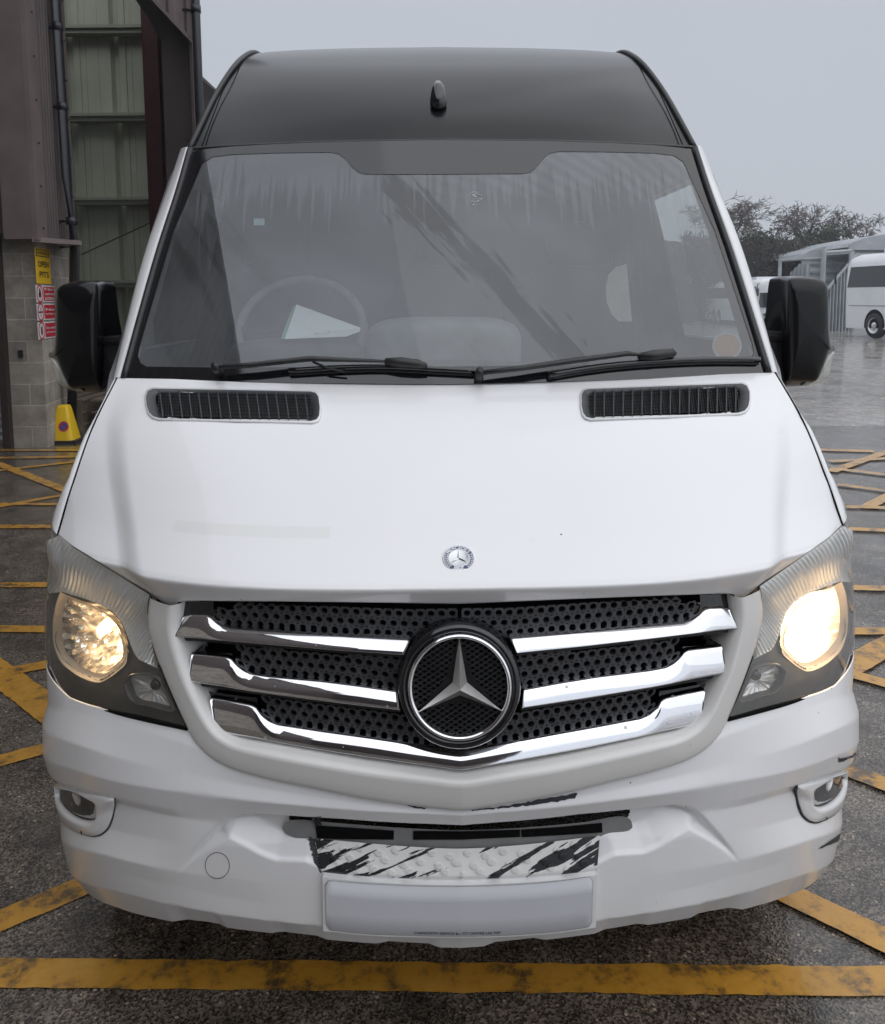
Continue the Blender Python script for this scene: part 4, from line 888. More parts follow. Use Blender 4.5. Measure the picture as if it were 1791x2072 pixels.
# ---- fog lamps
def fog(side):
    f=empty('fog_lamp',(0,0,0),0,van)
    def place(name,V,F,m,sm=True):
        V=np.array(V,float)
        if side: V,F=mir(V,F)
        return mesh(name,V,F,m,f,sm)
    PAN=[z2(*p) for p in [(192,292),(300,318),(400,338),(500,358),(583,376),(582,430),(565,500),(540,560),(505,595),(460,611),(400,600),(310,565),(240,500),(205,400)]]
    K=np.array([onb(x,y,0) for x,y in PAN+[PAN[0]]]); K=pl(K,73)[:-1]; c=RS(*z2(330,400),.02)
    LMP=[z2(*p) for p in [(200,290),(260,300),(330,320),(400,362),(445,395),(452,440),(448,480),(420,494),(370,490),(300,460),(240,400),(205,340)]]
    J=np.array([RS(x,y,.026) for x,y in [(151+(x-151)*1.06,1610+(y-1610)*1.14+2) for x,y in LMP+[LMP[0]]]]); J=cr1(J,73)[:-1]
    # align loops by angle
    def byang(K):
        a=np.arctan2(K[:,1]-c[1],K[:,0]-c[0]); return K[np.argsort(a)]
    K=byang(K);J=byang(J)
    prof=[(0,.003,0),(0,-.0035,0),(.03,-.005,0),(.35,-.005,0),(.62,-.007,0),(.80,-.007,0),(.93,-.003,0),(1,.004,0),(1,.03,0)]
    V=[];F=[];n=72
    for t,o,_ in prof:
        q=K*(1-t)+J*t; V+=[SH(q[i,0],q[i,1],q[i,2]+o) for i in range(n)]
    for k in range(len(prof)-1):
        for i in range(n): F.append((k*n+i,k*n+(i+1)%n,(k+1)*n+(i+1)%n,(k+1)*n+i))
    place('fog_bezel',V,F,'white')
    cc=J.mean(0); V=[];F=[]
    for t,o in [(0,.004),(.15,.012),(.5,.018),(1,.02)]:
        q=J*(1-t)+cc*t; V+=[SH(q[i,0],q[i,1],q[i,2]+o) for i in range(n)]
    for k in range(3):
        for i in range(n): F.append((k*n+i,k*n+(i+1)%n,(k+1)*n+(i+1)%n,(k+1)*n+i))
    place('fog_body',V,F,'plas')
    c2=RS(*z2(335,355),.036); V=[];F=[];n=20
    for r_,o in ((1,-.001),(.75,.004),(.05,.006)):
        V+=[SH(c2[0]+.026*r_*math.cos(a),c2[1]+.020*r_*math.sin(a),c2[2]+o) for a in np.linspace(0,2*math.pi,n+1)[:-1]]
    for k in range(2):
        for i in range(n): F.append((k*n+i,k*n+(i+1)%n,(k+1)*n+(i+1)%n,(k+1)*n+i))
    place('fog_reflector',V,F,'mirrorm')
    q=J.copy(); V=[SH(a[0],a[1],a[2]+.001) for a in q]+[SH(cc[0],cc[1],cc[2]-.004)]
    place('fog_lens',V,[(i,(i+1)%72,72) for i in range(72)],'fogg')
    s_=onb(*z2(401,577),-.012); V=[SH(s_[0]+.0045*math.cos(a),s_[1]+.0045*math.sin(a),s_[2]) for a in np.linspace(0,2*math.pi,9)[:-1]]; place('screw',V,[tuple(range(8))],'ink',False)
    # seam
    mb=MB(); q=[SH(*onb(x,y,-.0012)) for x,y in [z2(*p) for p in [(584,374),(585,430),(570,500),(544,562),(508,598),(460,614),(400,603),(310,567)]]]; mb.tube(cr1(q,40),.0016 if not side else .003,5); place('seam',np.array([tuple(v) for v in mb.V]),mb.F,'ink')
fog(0);fog(1)
# ---- scraped paint patches
def ragged(pts,j,n=70):
    K=pl(list(pts)+[pts[0]],n+1)[:-1]; return K+rng.normal(0,j,K.shape)
mb=None
def scrape(pts,j=.9,off=-.0012,n=60):
    K=ragged(pts,j,n); c=K.mean(0); V=[bp(x,y,off) for x,y in K]; 
    h=len(K)//2; F=[(i,i+1,len(K)-2-i,len(K)-1-i) for i in range(h-1)]; mb.add(V,F)
def band(A,B,j=.8,off=-.0013,n=40):
    a=pl(A,n)+rng.normal(0,j,(n,2)); b_=pl(B,n)+rng.normal(0,j,(n,2)); V=[bp(*p,off) for p in a]+[bp(*p,off) for p in b_]; mesh('paint_scrape',V,[(i,i+1,n+i+1,n+i) for i in range(n-1)],'ink',van,False)
band([zn3(*p) for p in [(950,148),(1150,125),(1300,95),(1480,62)]],[zn3(*p) for p in [(955,152),(1150,134),(1300,118),(1470,88)]],.9)
band([zn3(*p) for p in [(632,124),(735,138)]],[zn3(*p) for p in [(660,136),(720,144)]],.7)
r4=lambda x,y:((1500+x/2.512)*.8093,(1850+y/2.512)*.8093)
band([r4(*p) for p in [(1372,680),(1480,610),(1570,545)]],[r4(*p) for p in [(1376,684),(1490,638),(1568,568)]],.5)
band([r4(*p) for p in [(1500,118),(1560,106),(1640,68)]],[r4(*p) for p in [(1504,140),(1556,122),(1636,72)]],1.2)
band([r4(*p) for p in [(1476,250),(1560,225),(1628,192)]],[r4(*p) for p in [(1480,256),(1562,231),(1622,200)]],.6)
band([zn3(*p) for p in [(130,228),(160,190),(210,180)]],[zn3(*p) for p in [(150,300),(200,240),(216,205)]],1.6)
band([zn3(*p) for p in [(140,290),(165,380),(195,455)]],[zn3(*p) for p in [(175,290),(190,380),(207,460)]],1.4)
band([zn3(*p) for p in [(24,248),(68,244)]],[zn3(*p) for p in [(28,256),(66,258)]],1.)
# ---- windscreen
def DW(x,z): return .60+(z-1.36)*.59+.085*(np.abs(x)/.8)**2.2
def wg(px,py,off=0):
    p=LD(px,py,DW); return p+np.array([0,-.86,.5])*off
def zw(x,y): return (202.3+.45187*x,64.7+.45187*y)
OL_=[(888,285),(654,288.5),(520,294.5),(410,304),(386,308),(378,318),(340,437),(300,573),(252,766),(420,772),(898,776)]
n1=50; rowsW=[]
Le=pl([(386,305),(340,437),(300,573),(250,772)],n1); Ce=pl([(888,285),(898,776)],n1)
P=np.zeros((n1,60,3))
for i in range(n1):
    for j in range(60):
        t=j/59; x=Le[i][0]*(1-t)+Ce[i][0]*t; bow=(1-t)**2
        y=Ce[i][1]*(1-bow)+Le[i][1]*bow; P[i,j]=wg(x,y)
P[:,-1,0]=0
V,F=grid(P); V2,F2=mir(V,F); wsg=MB().add(V,F).add(V2,F2).build('windscreen','ws',van,True)
IN_=[(888,353),(742,353),(727,350),(714,340),(699,322),(686,312),(668,308.5),(560,310),(470,313),(430,318),(410,331),(351,471),(282,705),(280,722),(285,735),(297,742),(420,744),(898,742)]
OT_=[(888,284),(742,286.5),(727,287),(714,287),(699,287.2),(686,287.5),(668,288),(560,292),(470,297),(410,303),(384,309),(330,470),(262,715),(256,735),(254,750),(250,772),(420,774),(898,778)]
a=[];b_=[]
for k in range(len(IN_)-1):
    m_=6
    for t in np.linspace(0,1,m_,endpoint=False): a.append(np.array(IN_[k])*(1-t)+np.array(IN_[k+1])*t); b_.append(np.array(OT_[k])*(1-t)+np.array(OT_[k+1])*t)
a.append(np.array(IN_[-1]));b_.append(np.array(OT_[-1]))
P=np.array([[wg(*(q*(1-t)+w*t),.0016) for q,w in zip(a,b_)] for t in np.linspace(0,1,8)]); P[:,0,0]=0; P[:,-1,0]=0; V,F=grid(P); V2,F2=mir(V,F)
V=np.array(V);V2=np.array(V2); MB().add(V,F).add(V2,F2).build('windscreen_border','black',wsg,True)
# rubber seals + pillar
seal=[(383,303),(360,385),(320,510),(283,640),(249,766)]
mb=MB(); mb.tube([wg(x+3,y,.004) for x,y in cr1(seal,30)],.009,8); o=mb.build('pillar_seal','plas',van,True); o2=o.copy(); o2.data=o.data.copy(); C.objects.link(o2); o2.parent=van
for v in o2.data.vertices: v.co.x*=-1
o2.data.flip_normals()
# A pillars white
inn=cr1([wg(x,y,.006) for x,y in [(381,300),(357,385),(317,510),(280,640),(244,766)]],40)
out_=cr1([L(x,y,d) for x,y,d in [(366,303,1.19),(335,392,1.07),(296,500,.96),(262,625,.86),(230,764,.76)]],40)
K=np.array([inn+np.array([0.0,.01,-.0]),inn,(inn*.6+out_*.4)+np.array([-.0,-.012,0]),out_,out_+np.array([-.0,.06,-.0]),out_+np.array([.01,.14,0])])
P=np.array([cr1(K[:,j],14) for j in range(40)]); V,F=grid(P); both('windscreen_pillar',V,F,'white',(van,van))
# ---- roof cap
RC=[[(380,302,1.135),(500,294,1.08),(650,288,1.05),(888,283.5,1.03)],[(401,259,1.21),(515,250,1.16),(660,240,1.13),(888,235,1.11)],[(438,185,1.38),(535,180,1.32),(665,175,1.29),(888,172,1.28)],
[(473,134,1.54),(555,132,1.50),(675,130,1.475),(888,129,1.465)],[(511,108,1.78),(580,102.5,1.80),(690,98,1.81),(888,95,1.82)]]
Rr=[np.array([L(*p) for p in r]) for r in RC]
for r in Rr: r[-1,0]=0
back=Rr[-1].copy(); back[:,1]+=.6; back[:,2]+=.055; back[:,0]*=1.0; Rr.append(back)
R=np.array([cr1(r,60) for r in Rr]); P=np.array([cr1(R[:,j],70) for j in range(60)]).transpose(1,0,2); P[:,-1,0]=0
V,F=grid(P); V2,F2=mir(V,F); cap=MB().add(V,F[::1]).add(V2,F2).build('roof_cap','cap',van,True)
# side rail of the cap
rail=[L(x,y,d) for x,y,d in [(381,301,1.13),(401,259,1.20),(438,185,1.37),(474,131,1.53),(492,114,1.64),(513,105.5,1.78)]]; rail.append(rail[-1]+np.array([.02,.5,.03]))
rl=cr1(rail,40); mb=MB(); mb.tube([p+np.array([0.004,0,0]) for p in rl],.0085,10)
o=mb.build('roof_rail','plas',van,True); o2=o.copy(); o2.data=o.data.copy(); C.objects.link(o2); o2.parent=van
for v in o2.data.vertices: v.co.x*=-1
o2.data.flip_normals()
# cap panel line
mb=MB(); mb.tube([np.array(p)+np.array([0,-.002,.001]) for p in cr1([L(x,y,d) for x,y,d in [(409,297,1.115),(437,221,1.265),(456,176,1.368),(479,143,1.485),(511,109,1.77)]],30)],.0018,5); o=mb.build('cap_seam','hole',van,True); o2=o.copy(); o2.data=o.data.copy(); C.objects.link(o2); o2.parent=van
for v in o2.data.vertices: v.co.x*=-1
# gutter strip between cap and glass
half=[L(*p) for p in [(379,302,1.12),(500,295,1.07),(650,289,1.04),(888,284.5,1.02)]]; half=cr1(half,40); full=list(half)+[p*np.array([-1,1,1]) for p in half[::-1]]
MB().tube(full,.006,8).build('roof_gutter','plas',van,True)
# antenna
ac=L(887,196,1.16)+np.array([0,-.0,.0]); fin=[(-.0,.0)]
V=[];F=[]; prof=[(0,.030,.000),(.15,.030,.012),(.4,.026,.030),(.7,.018,.052),(1,.007,.064)]
slope=math.radians(38); au=np.array([0,math.cos(slope),math.sin(slope)]); an=np.array([0,-math.sin(slope),math.cos(slope)])
n=12
for k,(w,y0,y1,h) in enumerate([(.029,-.055,.030,-.012),(.028,-.052,.032,.004),(.025,-.036,.034,.018),(.019,-.014,.036,.030),(.010,.008,.036,.037)]):
    for q in range(n):
        a=2*math.pi*q/n; V.append(ac+ex*w*math.cos(a)*(1 if math.sin(a)<0 else .9)+au*((y0+y1)/2+(y1-y0)/2*math.sin(a))+an*h)
F=[(k*n+i,k*n+(i+1)%n,(k+1)*n+(i+1)%n,(k+1)*n+i) for k in range(4) for i in range(n)]+[tuple(4*n+i for i in range(n))]
mesh('antenna',V,F,'black',van)
# ---- body shell
PR=[(.93,.32,.75),(.97,.40,.75),(.990,.52,.75),(.992,.75,.75),(.985,1.0,.76),(.965,1.2,.80),(.935,1.40,.84),(.925,1.46,.88),(.875,1.80,1.05),(.845,1.98,1.16),(.815,2.08,1.24),(.785,2.20,1.33),(.745,2.35,1.52),(.715,2.45,1.68),(.675,2.515,1.86),(.60,2.55,1.92),(.4,2.585,1.95),(0,2.60,1.95)]
def body(ins,name,m,cut,zmin=0,d_end=5.7):
    fr=[0,.10,.22,.245,.27,.42,.62,.82,1]
    P=np.array([[(-(x-ins if x>0 else 0),d0+(d_end-d0)*f if f<.2 or f>.3 else (1.93 if f==.22 else 2.0 if f==.245 else 2.2),z-ins*(1 if z>2.5 else 0)) for f in fr] for x,z,d0 in PR if z>=zmin])
    P[:,1,1]=np.where(P[:,0,1]<1.3,P[:,0,1]+.10,P[:,0,1]+.05)
    for q_ in (2,3,4): P[:,q_,1]=np.maximum(P[:,q_,1],P[:,q_-1,1]+.02)
    zs=[z for x,z,d in PR if z>=zmin]; nv,nu=P.shape[:2]; F=[]
    for i in range(nv-1):
        for j in range(nu-1):
            if 1.45<=zs[i]<1.97 and (j==1): continue
            a=i*nu+j; F.append((a,a+1,a+nu+1,a+nu))
    V=P.reshape(-1,3); V2,F2=mir(V,F); mb=MB().add(V,F).add(V2,F2)
    return mb,P
mb,P=body(0,'body','white',True)
bz=[z for x,z,d in PR]; bx=[x for x,z,d in PR]; Bq=cr1([LD(x,y,DB) for x,y in sil],40)
Bq=np.r_[Bq,[[Bq[-1][0]-.005,.50,.9],[-.985,.60,.75]]]; Q=np.array([[(p[0],p[1],p[2]),(p[0]-.002 if p[0]<-.9 else p[0],p[1]+.05,p[2]),(-np.interp(p[2],bz[:8],bx[:8])-.001,1.0,p[2])] for p in Bq]); Q[:,0,0]+=.003
V_,F_q=grid(Q); both('wing_side',V_,F_q,'white',(van,van))
E_=[tuple(p) for p in P[:,-1]]+[(-p[0],p[1],p[2]) for p in P[:,-1][::-1][1:]]; mb.add(E_,[tuple(range(len(E_)))]); bodyo=mb.build('body','white',van,True)
for a,b_,c_,d_ in ((7,8,1,2),):
    V=[P[7,1],P[7,2],P[9,2],P[9,1],P[8,1],P[8,2]]; V=[np.array(v)+np.array([.012,0,0]) for v in V]; both('side_window',V,[(0,1,5,4),(4,5,2,3)],'sg',(van,van),False)
mb,_=body(.045,'liner','int',True,1.0,2.4); mb.build('cabin_lining','intl',van,False)
mb=MB(); mb.box((-.85,2.3,.9),(.85,2.33,2.5)); mb.build('bulkhead','int',van)
mb=MB(); mb.box((-.80,.45,.36),(.80,5.6,.40)); mb.build('underside','hole',van)
# ---- wheels
for x in (-.84,.84):
    for d in (.98,4.4):
        w=empty('wheel',(x,d,.345),0,van); V=[];F=[];n=40
        pr=[(.20,-.11),(.33,-.115),(.345,-.09),(.345,.09),(.33,.115),(.20,.11)]
        for r_,o_ in pr:
            for k in range(n): a=2*math.pi*k/n; V.append((o_,r_*math.cos(a),r_*math.sin(a)))
        for k in range(5):
            for i in range(n): F.append((k*n+i,k*n+(i+1)%n,(k+1)*n+(i+1)%n,(k+1)*n+i))
        mesh('tyre',V,F,'rubber',w); V=[];F=[]
        sgx=-1 if x<0 else 1
        for r_,o_ in ((.205,.10),(.19,.08),(.12,.05),(.06,.09),(.001,.09)):
            for k in range(n): a=2*math.pi*k/n; V.append((sgx*o_,r_*math.cos(a),r_*math.sin(a)))
        for k in range(4):
            for i in range(n): F.append((k*n+i,k*n+(i+1)%n,(k+1)*n+(i+1)%n,(k+1)*n+i))
        mesh('rim',V,F,'silver',w)
# ---- mirrors
def zm(x,y): return (x*.24998,453.2+y*.24998)
def mirror(side):
    g=empty('door_mirror',(0,0,0),0,van)
    def place(name,V,F,m,sm=True):
        V=np.array(V,float)
        if side: V,F=mir(V,F)
        return mesh(name,V,F,m,g,sm)
    FR=[(452,640),(462,545),(505,495),(600,475),(740,470),(788,500),(800,600),(806,900),(812,1150),(806,1270),(770,1310),(640,1322),(565,1318),(520,1240),(470,1115),(452,1070),(440,1055),(452,900)]
    RE=[(444,640),(452,555),(492,500),(600,466),(760,456),(830,468),(862,510),(890,740),(918,930),(905,1200),(870,1345),(700,1362),(600,1345),(530,1260),(455,1090),(402,1082),(398,1042),(446,1010)]
    n=90; c=(630,880)
    ci=lambda K:hermite(np.arange(len(K)),np.array(K,float),np.linspace(0,len(K)-1,n+1)[:-1]); Fq=ci([zm(*p) for p in FR+[FR[0]]]); Rq=ci([zm(*p) for p in RE+[RE[0]]]); cc=np.array(zm(*c))
    V=[];F=[]
    def ringpts(q,d): return [L(x,y,d) for x,y in q]
    seq=[]
    for t,d in [(1,.922),(.8,.9225),(.55,.924),(.35,.9265),(.2,.931),(.1,.9365),(.04,.943),(.0,.953)]: seq.append(ringpts(Fq*(1-t)+cc*t,d))
    for t,d in [(.25,.975),(.6,1.0),(1,1.03)]: seq.append(ringpts(Fq*(1-t)+Rq*t,d))
    seq.append([p+np.array([0,.07,0]) for p in seq[-1]])
    for s_ in seq: V+=s_
    for k in range(len(seq)-1):
        for i in range(n): F.append((k*n+i,k*n+(i+1)%n,(k+1)*n+(i+1)%n,(k+1)*n+i))
    V=gauss(np.array(V).reshape(len(seq),n,3),1,0).reshape(-1,3) if False else V
    place('mirror_shell',V,F,'bmir')
    last=len(seq)-1; cm=np.mean(seq[-1],axis=0); V=[p*1.0*.94+cm*.06 for p in seq[-1]]; place('mirror_glass',V,[tuple(range(n))[::-1]],'chrome',False)
    # clear repeater lamp
    IN=[(405,1082),(430,1085),(452,1092),(475,1125),(505,1195),(540,1270),(572,1322),(640,1350),(690,1362),(600,1348),(500,1318),(455,1270),(435,1200),(420,1130)]
    q=cr1([zm(*p) for p in IN+[IN[0]]],61)[:-1]; c2=q.mean(0); V=[L(*(p),.99) for p in q]+[L(*((p-c2)*.8+c2),.975) for p in q]+[L(*c2,.972)]+[L(*p,1.06) for p in q]
    F=[(i,(i+1)%60,60+(i+1)%60,60+i) for i in range(60)]+[(60+i,60+(i+1)%60,120) for i in range(60)]+[(121+i,121+(i+1)%60,(i+1)%60,i) for i in range(60)]
    place('repeater_lamp',V,F,MT['repl'])
    # arm
    mb=MB()
    a=[L(*zm(845,950),1.04),L(*zm(1010,925),.98),L(*zm(1000,1260),.92),L(*zm(850,1345),1.02)]
    mb.hexa([p+np.array([0,-.035,0]) for p in a],[p+np.array([0,.08,0]) for p in a]); mb.tube([L(*zm(858,955),1.0),L(*zm(1000,945),.95)],.018,10)
    V=np.array([tuple(v) for v in mb.V]); place('mirror_arm',V,mb.F,'plas',False)
    return g
MT['repl']=glassm('repeater_plastic',(.85,.86,.80),1.5,film=((.8,.8,.72),.35),rough=.05)
ml=mirror(0); mr_=mirror(1)
# ---- wipers
def wv(x,y): return (242.8+.45187*x,687.9+.45187*y)
def wr(x,y): return (971.2+.45775*x,687.9+.45775*y)
def wiper(arm,hold,blade,tipn):
    g=empty('wiper',(0,0,0),0,van)
    f=lambda p,o: wg(p[0],p[1],o)
    MB().tube([f(p,.035) for p in arm],[.010]+[.012]*(len(arm)-2)+[.006],8,flat=.6).build('wiper_arm','plas',g,True)
    MB().tube([f(p,.030) for p in hold],[.009,.014,.012,.006][:len(hold)],8).build('blade_clip','plas',g,True)
    MB().tube(cr1([f(p,.016) for p in blade],24),.0085,6).build('wiper_blade','black',g,True)
    MB().tube(cr1([f((p[0],p[1]+5),.007) for p in blade],24),.004,5).build('wiper_rubber','plas',g,True)
    MB().tube([f(arm[0],.0),f(arm[0],.05)],[.012,.010],12).build('wiper_pivot','plas',g,True)
wiper([wv(445,150),wv(600,138),wv(750,122),wv(860,110),wv(1190,122)],[wv(1190,120),wv(1260,124),wv(1340,132),wv(1375,140)],[wv(760,150),wv(1000,136),wv(1200,132),wv(1400,142),wv(1590,152)],0)
wiper([wr(-5,172),wr(180,150),wr(420,115),wr(640,86),wr(700,92)],[wr(690,96),wr(760,90),wr(840,80),wr(852,86)],[wr(300,165),wr(520,130),wr(750,108),wr(1000,97),wr(1226,98)],1)
MB().tube([wg(*wv(870,120),.03),wg(*wv(930,145),.03),wg(*wv(1010,160),.02)],.003,5).build('washer_hose','plas',van,True)
# cowl
V,F=grid(np.array([[wg(x,y,-.02) for x in np.linspace(240,1560,30)] for y in (745,800)])); mesh('cowl','x' and V,F,'plas',van)
# sticker
c=np.array((1472,699)); V=[wg(c[0]+26*math.cos(a),c[1]+24*math.sin(a),-.002) for a in np.linspace(0,2*math.pi,33)[:-1]]
MT['stick']=mat('orange_sticker',(.38,.22,.14),.7); MT['stick2']=mat('sticker_rim',(.35,.36,.36),.7)
mesh('window_sticker',V,[tuple(range(32))],'stick',van,False); V=[wg(c[0]+r_*math.cos(a),c[1]+r_*.93*math.sin(a),-.0025) for r_ in (30,25) for a in np.linspace(0,2*math.pi,33)[:-1]]
mesh('sticker_rim',V,[(i,(i+1)%32,32+(i+1)%32,32+i) for i in range(32)],'stick2',van,False)
# small etched glass mark and label high on the glass
V=[wg(x,y,-.002) for x,y in [(513,441),(535,441),(535,455),(513,455)]]; mesh('glass_label',V,[(0,1,2,3)],mat('pale_teal_label',(.30,.42,.42),.7),van,False)
mb=MB()
for k in range(26):
    x=950+rng.rand()*24; y=388+rng.rand()*26; w=1.5+rng.rand()*4; V=[wg(a,b_,.001) for a,b_ in ((x,y),(x+w,y-.5),(x+w,y+.8),(x,y+1))]; mb.add(V,[(0,1,2,3)])
mb.build('scratch_marks',mat('pale_scratch',(.5,.5,.5),.6),van)
# ---- dashboard and cabin
mb=MB()
xs=np.linspace(-.82,.82,40); prof=[(.70,1.37),(.80,1.40),(.95,1.405),(1.08,1.37),(1.12,1.25),(1.12,.9)]
P=np.array([[(x,d+.10*(abs(x)/.82)**2,z+.02*math.exp(-((x)/.25)**2)*(d>.9)) for x in xs] for d,z in prof]); V,F=grid(P); dash=mesh('dashboard',V,F,'int',van)
def blob(name,c,s,m,parent,e=.45,n=20):
    V=[];F=[]
    for i in range(n+1):
        th=math.pi*i/n-math.pi/2
        for j in range(2*n):
            ph=math.pi*j/n; f=lambda v:math.copysign(abs(v)**e,v)
            V.append((c[0]+s[0]*f(math.cos(th))*f(math.cos(ph)),c[1]+s[1]*f(math.cos(th))*f(math.sin(ph)),c[2]+s[2]*f(math.sin(th))))
    for i in range(n):
        for j in range(2*n): F.append((i*2*n+j,i*2*n+(j+1)%(2*n),(i+1)*2*n+(j+1)%(2*n),(i+1)*2*n+j))
    return mesh(name,V,F,m,parent)
c=L(898,690,.98); blob('dash_console',c+np.array([0,.08,-.03]),(.235,.12,.10),'lgrey',dash,.5)
blob('instrument_hood',L(600,725,.98),(.20,.10,.06),'int',dash,.6)
# steering wheel
sc_=L(610,668,1.22); sw=empty('steering_wheel',(0,0,0),0,van); tlw=math.radians(35)
pts=[sc_+np.array([.20*math.cos(a),.20*math.sin(a)*math.sin(tlw),.20*math.sin(a)*math.cos(tlw)]) for a in np.linspace(0,2*math.pi,49)]
MB().tube(pts,.015,8,cap=False).build('wheel_rim','lgrey',sw,True)
blob('wheel_hub',sc_,(.07,.04,.06),'int',sw,.6); MB().tube([sc_+np.array([-.19,0,0]),sc_+np.array([.19,0,0])],.016,6).build('spoke','int',sw,True)
for px_ in (560,900,1170):
    s0=L(px_,640,1.95); st=empty('seat',(0,0,0),0,van)
    blob('seat_back',s0+np.array([0,.05,-.12]),(.24,.07,.34),'int',st,.5); blob('seat_cushion',s0+np.array([0,-.2,-.45]),(.24,.25,.09),'int',st,.5)
    blob('headrest',s0+np.array([0,.03,.30]),(.13,.05,.09),'int',st,.55)
# cream folded panel seen on passenger side
K=[(1268,534),(1246,540),(1231,556),(1226,580),(1228,612),(1238,636),(1252,650),(1279,651)]; V=[L(x,y,1.6) for x,y in K]+[L(x,y,1.63) for x,y in K]; n=8
mesh('cream_side_panel',V,[tuple(range(n)),tuple(range(2*n-1,n-1,-1))]+[(i,n+i,n+(i+1)%n,(i+1)%n) for i in range(n)],'cream',van,False)
# door pillar trims seen through glass
for (x0,x1) in ((-.80,-.74),(.74,.80)):
    mb=MB(); mb.box((x0,1.98,1.3),(x1,2.1,2.3)); mb.build('pillar_trim','lgrey',van)
# papers
def pp(x,y,z): r=lray(x,y); return OL+r*((z-OL[2])/r[2])
van.rotation_mode='XYZ'
MW=Matrix.Translation((VX,VY,0))@Matrix.Rotation(YAW,4,'Z')
A=[L(600,616,1.10),L(640,626,1.09),L(690,652,1.05),L(730,662,1.0),L(727,672,.95),L(700,680,.92),L(640,684,.90),L(578,686,.90)]
doc=empty('paper_sheet',tuple(MW@Vector(L(650,684,.9))))
tag(doc,'printed white form with a green punched edge lying on the dashboard','paper')
def dm(name,V,F,m): 
    me=mesh(name,[tuple(MW@Vector(v)-doc.location) for v in V],F,m,doc,False); return me
m=mat('printed_paper',(.80,.82,.84),.7); b=m.node_tree.nodes['Principled BSDF']
MT['paper']=m; MT['card']=mat('green_card',(.22,.36,.30),.7)
sh_=dm('sheet',[L(600,616,1.06),L(730,663,.98),L(728,671,.94),L(700,681,.90),L(576,686,.88)],[(0,1,2,3,4)],'paper')
dm('card_edge',[L(592,622,1.062),L(601,616,1.061),L(580,686,.881),L(568,685,.882)],[(0,1,2,3)],'card')
mb=MB()
q00,q10,q11,q01=[np.array(v) for v in (L(607,632,1.035),L(700,662,.985),L(690,680,.915),L(586,684,.895))]
f=lambda u,v,o=.001:(q00*(1-u)*(1-v)+q10*u*(1-v)+q11*u*v+q01*(1-u)*v)+np.array([0,-.6,.8])*o
for k in range(7):
    v=.05+k*.15; mb.add([f(0,v),f(1,v),f(1,v+.015),f(0,v+.015)],[(0,1,2,3)])
for u in (0,.25,.5,.72,.98): mb.add([f(u,.05),f(u+.008,.05),f(u+.008,.96),f(u,.96)],[(0,1,2,3)])
for k in range(4):
    v=-.28+k*.07; mb.add([f(.15+.03*k,v),f(.85-.02*k,v),f(.85-.02*k,v+.02),f(.15+.03*k,v+.02)],[(0,1,2,3)])
dm('print_lines',mb.V,mb.F,mat('grey_print',(.3,.3,.32),.8))
#BG
# ================================================================== WORKSHOP (left)
def quadw(P4): return P4
m=mat('concrete_block',(.30,.27,.23),.9); b=m.node_tree.nodes['Principled BSDF']; t=N(m,'ShaderNodeTexCoord')
br=N(m,'ShaderNodeTexBrick'); br.inputs['Scale'].default_value=1.; br.inputs['Brick Width'].default_value=.46; br.inputs['Row Height'].default_value=.235; br.inputs['Mortar Size'].default_value=.008; br.inputs['Mortar Smooth'].default_value=.3
br.inputs['Color1'].default_value=(.37,.335,.29,1); br.inputs['Color2'].default_value=(.28,.26,.23,1); br.inputs['Mortar'].default_value=(.47,.44,.39,1); lk(m,t.outputs['UV'],br.inputs[0])
n=N(m,'ShaderNodeTexNoise',Scale=4.,Detail=9.,Roughness=.7); lk(m,t.outputs['Object'],n.inputs['Vector']); r=N(m,'ShaderNodeMapRange'); r.inputs['From Min'].default_value=.3; r.inputs['From Max'].default_value=.7; r.inputs['To Min'].default_value=.6; r.inputs['To Max'].default_value=1.25; lk(m,n.outputs[0],r.inputs['Value'])
v=N(m,'ShaderNodeVectorMath',operation='SCALE'); lk(m,br.outputs[0],v.inputs[0]); lk(m,r.outputs[0],v.inputs['Scale']); lk(m,v.outputs[0],b.inputs['Base Color'])
q=N(m,'ShaderNodeBump',Strength=.5,Distance=.01); n3=N(m,'ShaderNodeMath',operation='SUBTRACT'); lk(m,n.outputs[0],n3.inputs[0]); lk(m,br.outputs['Fac'],n3.inputs[1]); lk(m,n3.outputs[0],q.inputs['Height']); lk(m,q.outputs[0],b.inputs['Normal'])
MT['block']=m
MT['brown']=mat('brown_sheet',(.080,.060,.056),.55,noise=(2,.2)); MT['brownl']=mat('brown_flashing',(.145,.115,.11),.45,noise=(3,.15)); MT['dbrown']=mat('dark_brown_sheet',(.040,.028,.026),.6,noise=(1.5,.2))
MT['green']=mat('pale_green_sheet',(.44,.46,.36),.5,noise=(1.2,.15)); MT['rail']=mat('rail_green',(.34,.36,.28),.5); MT['red']=mat('red_steel',(.06,.009,.008),.5,noise=(4,.2))
MT['galv']=mat('galvanised',(.31,.33,.35),.5,metal=.1,noise=(1.5,.18)); MT['bolt']=mat('bolt',(.06,.05,.05),.5)
def X(px,Y,py=600): return WP(px,py,Y)[0]
def Zh(py,Y,px=100): return WP(px,py,Y)[2]
ws=empty('workshop_building',(-5,9,0)); tag(ws,'brown clad workshop with block base and tall open doorway at left','building')
def wm(mb,name,m,smooth=False):
    V=[tuple(np.array(v)-np.array((-5,9,0))) for v in mb.V]; return mesh(name,V,mb.F,m,ws,smooth)
YB=8.9; xc=X(80,YB); xl=-9.; xr_=X(148,9.9,800); yR=9.95
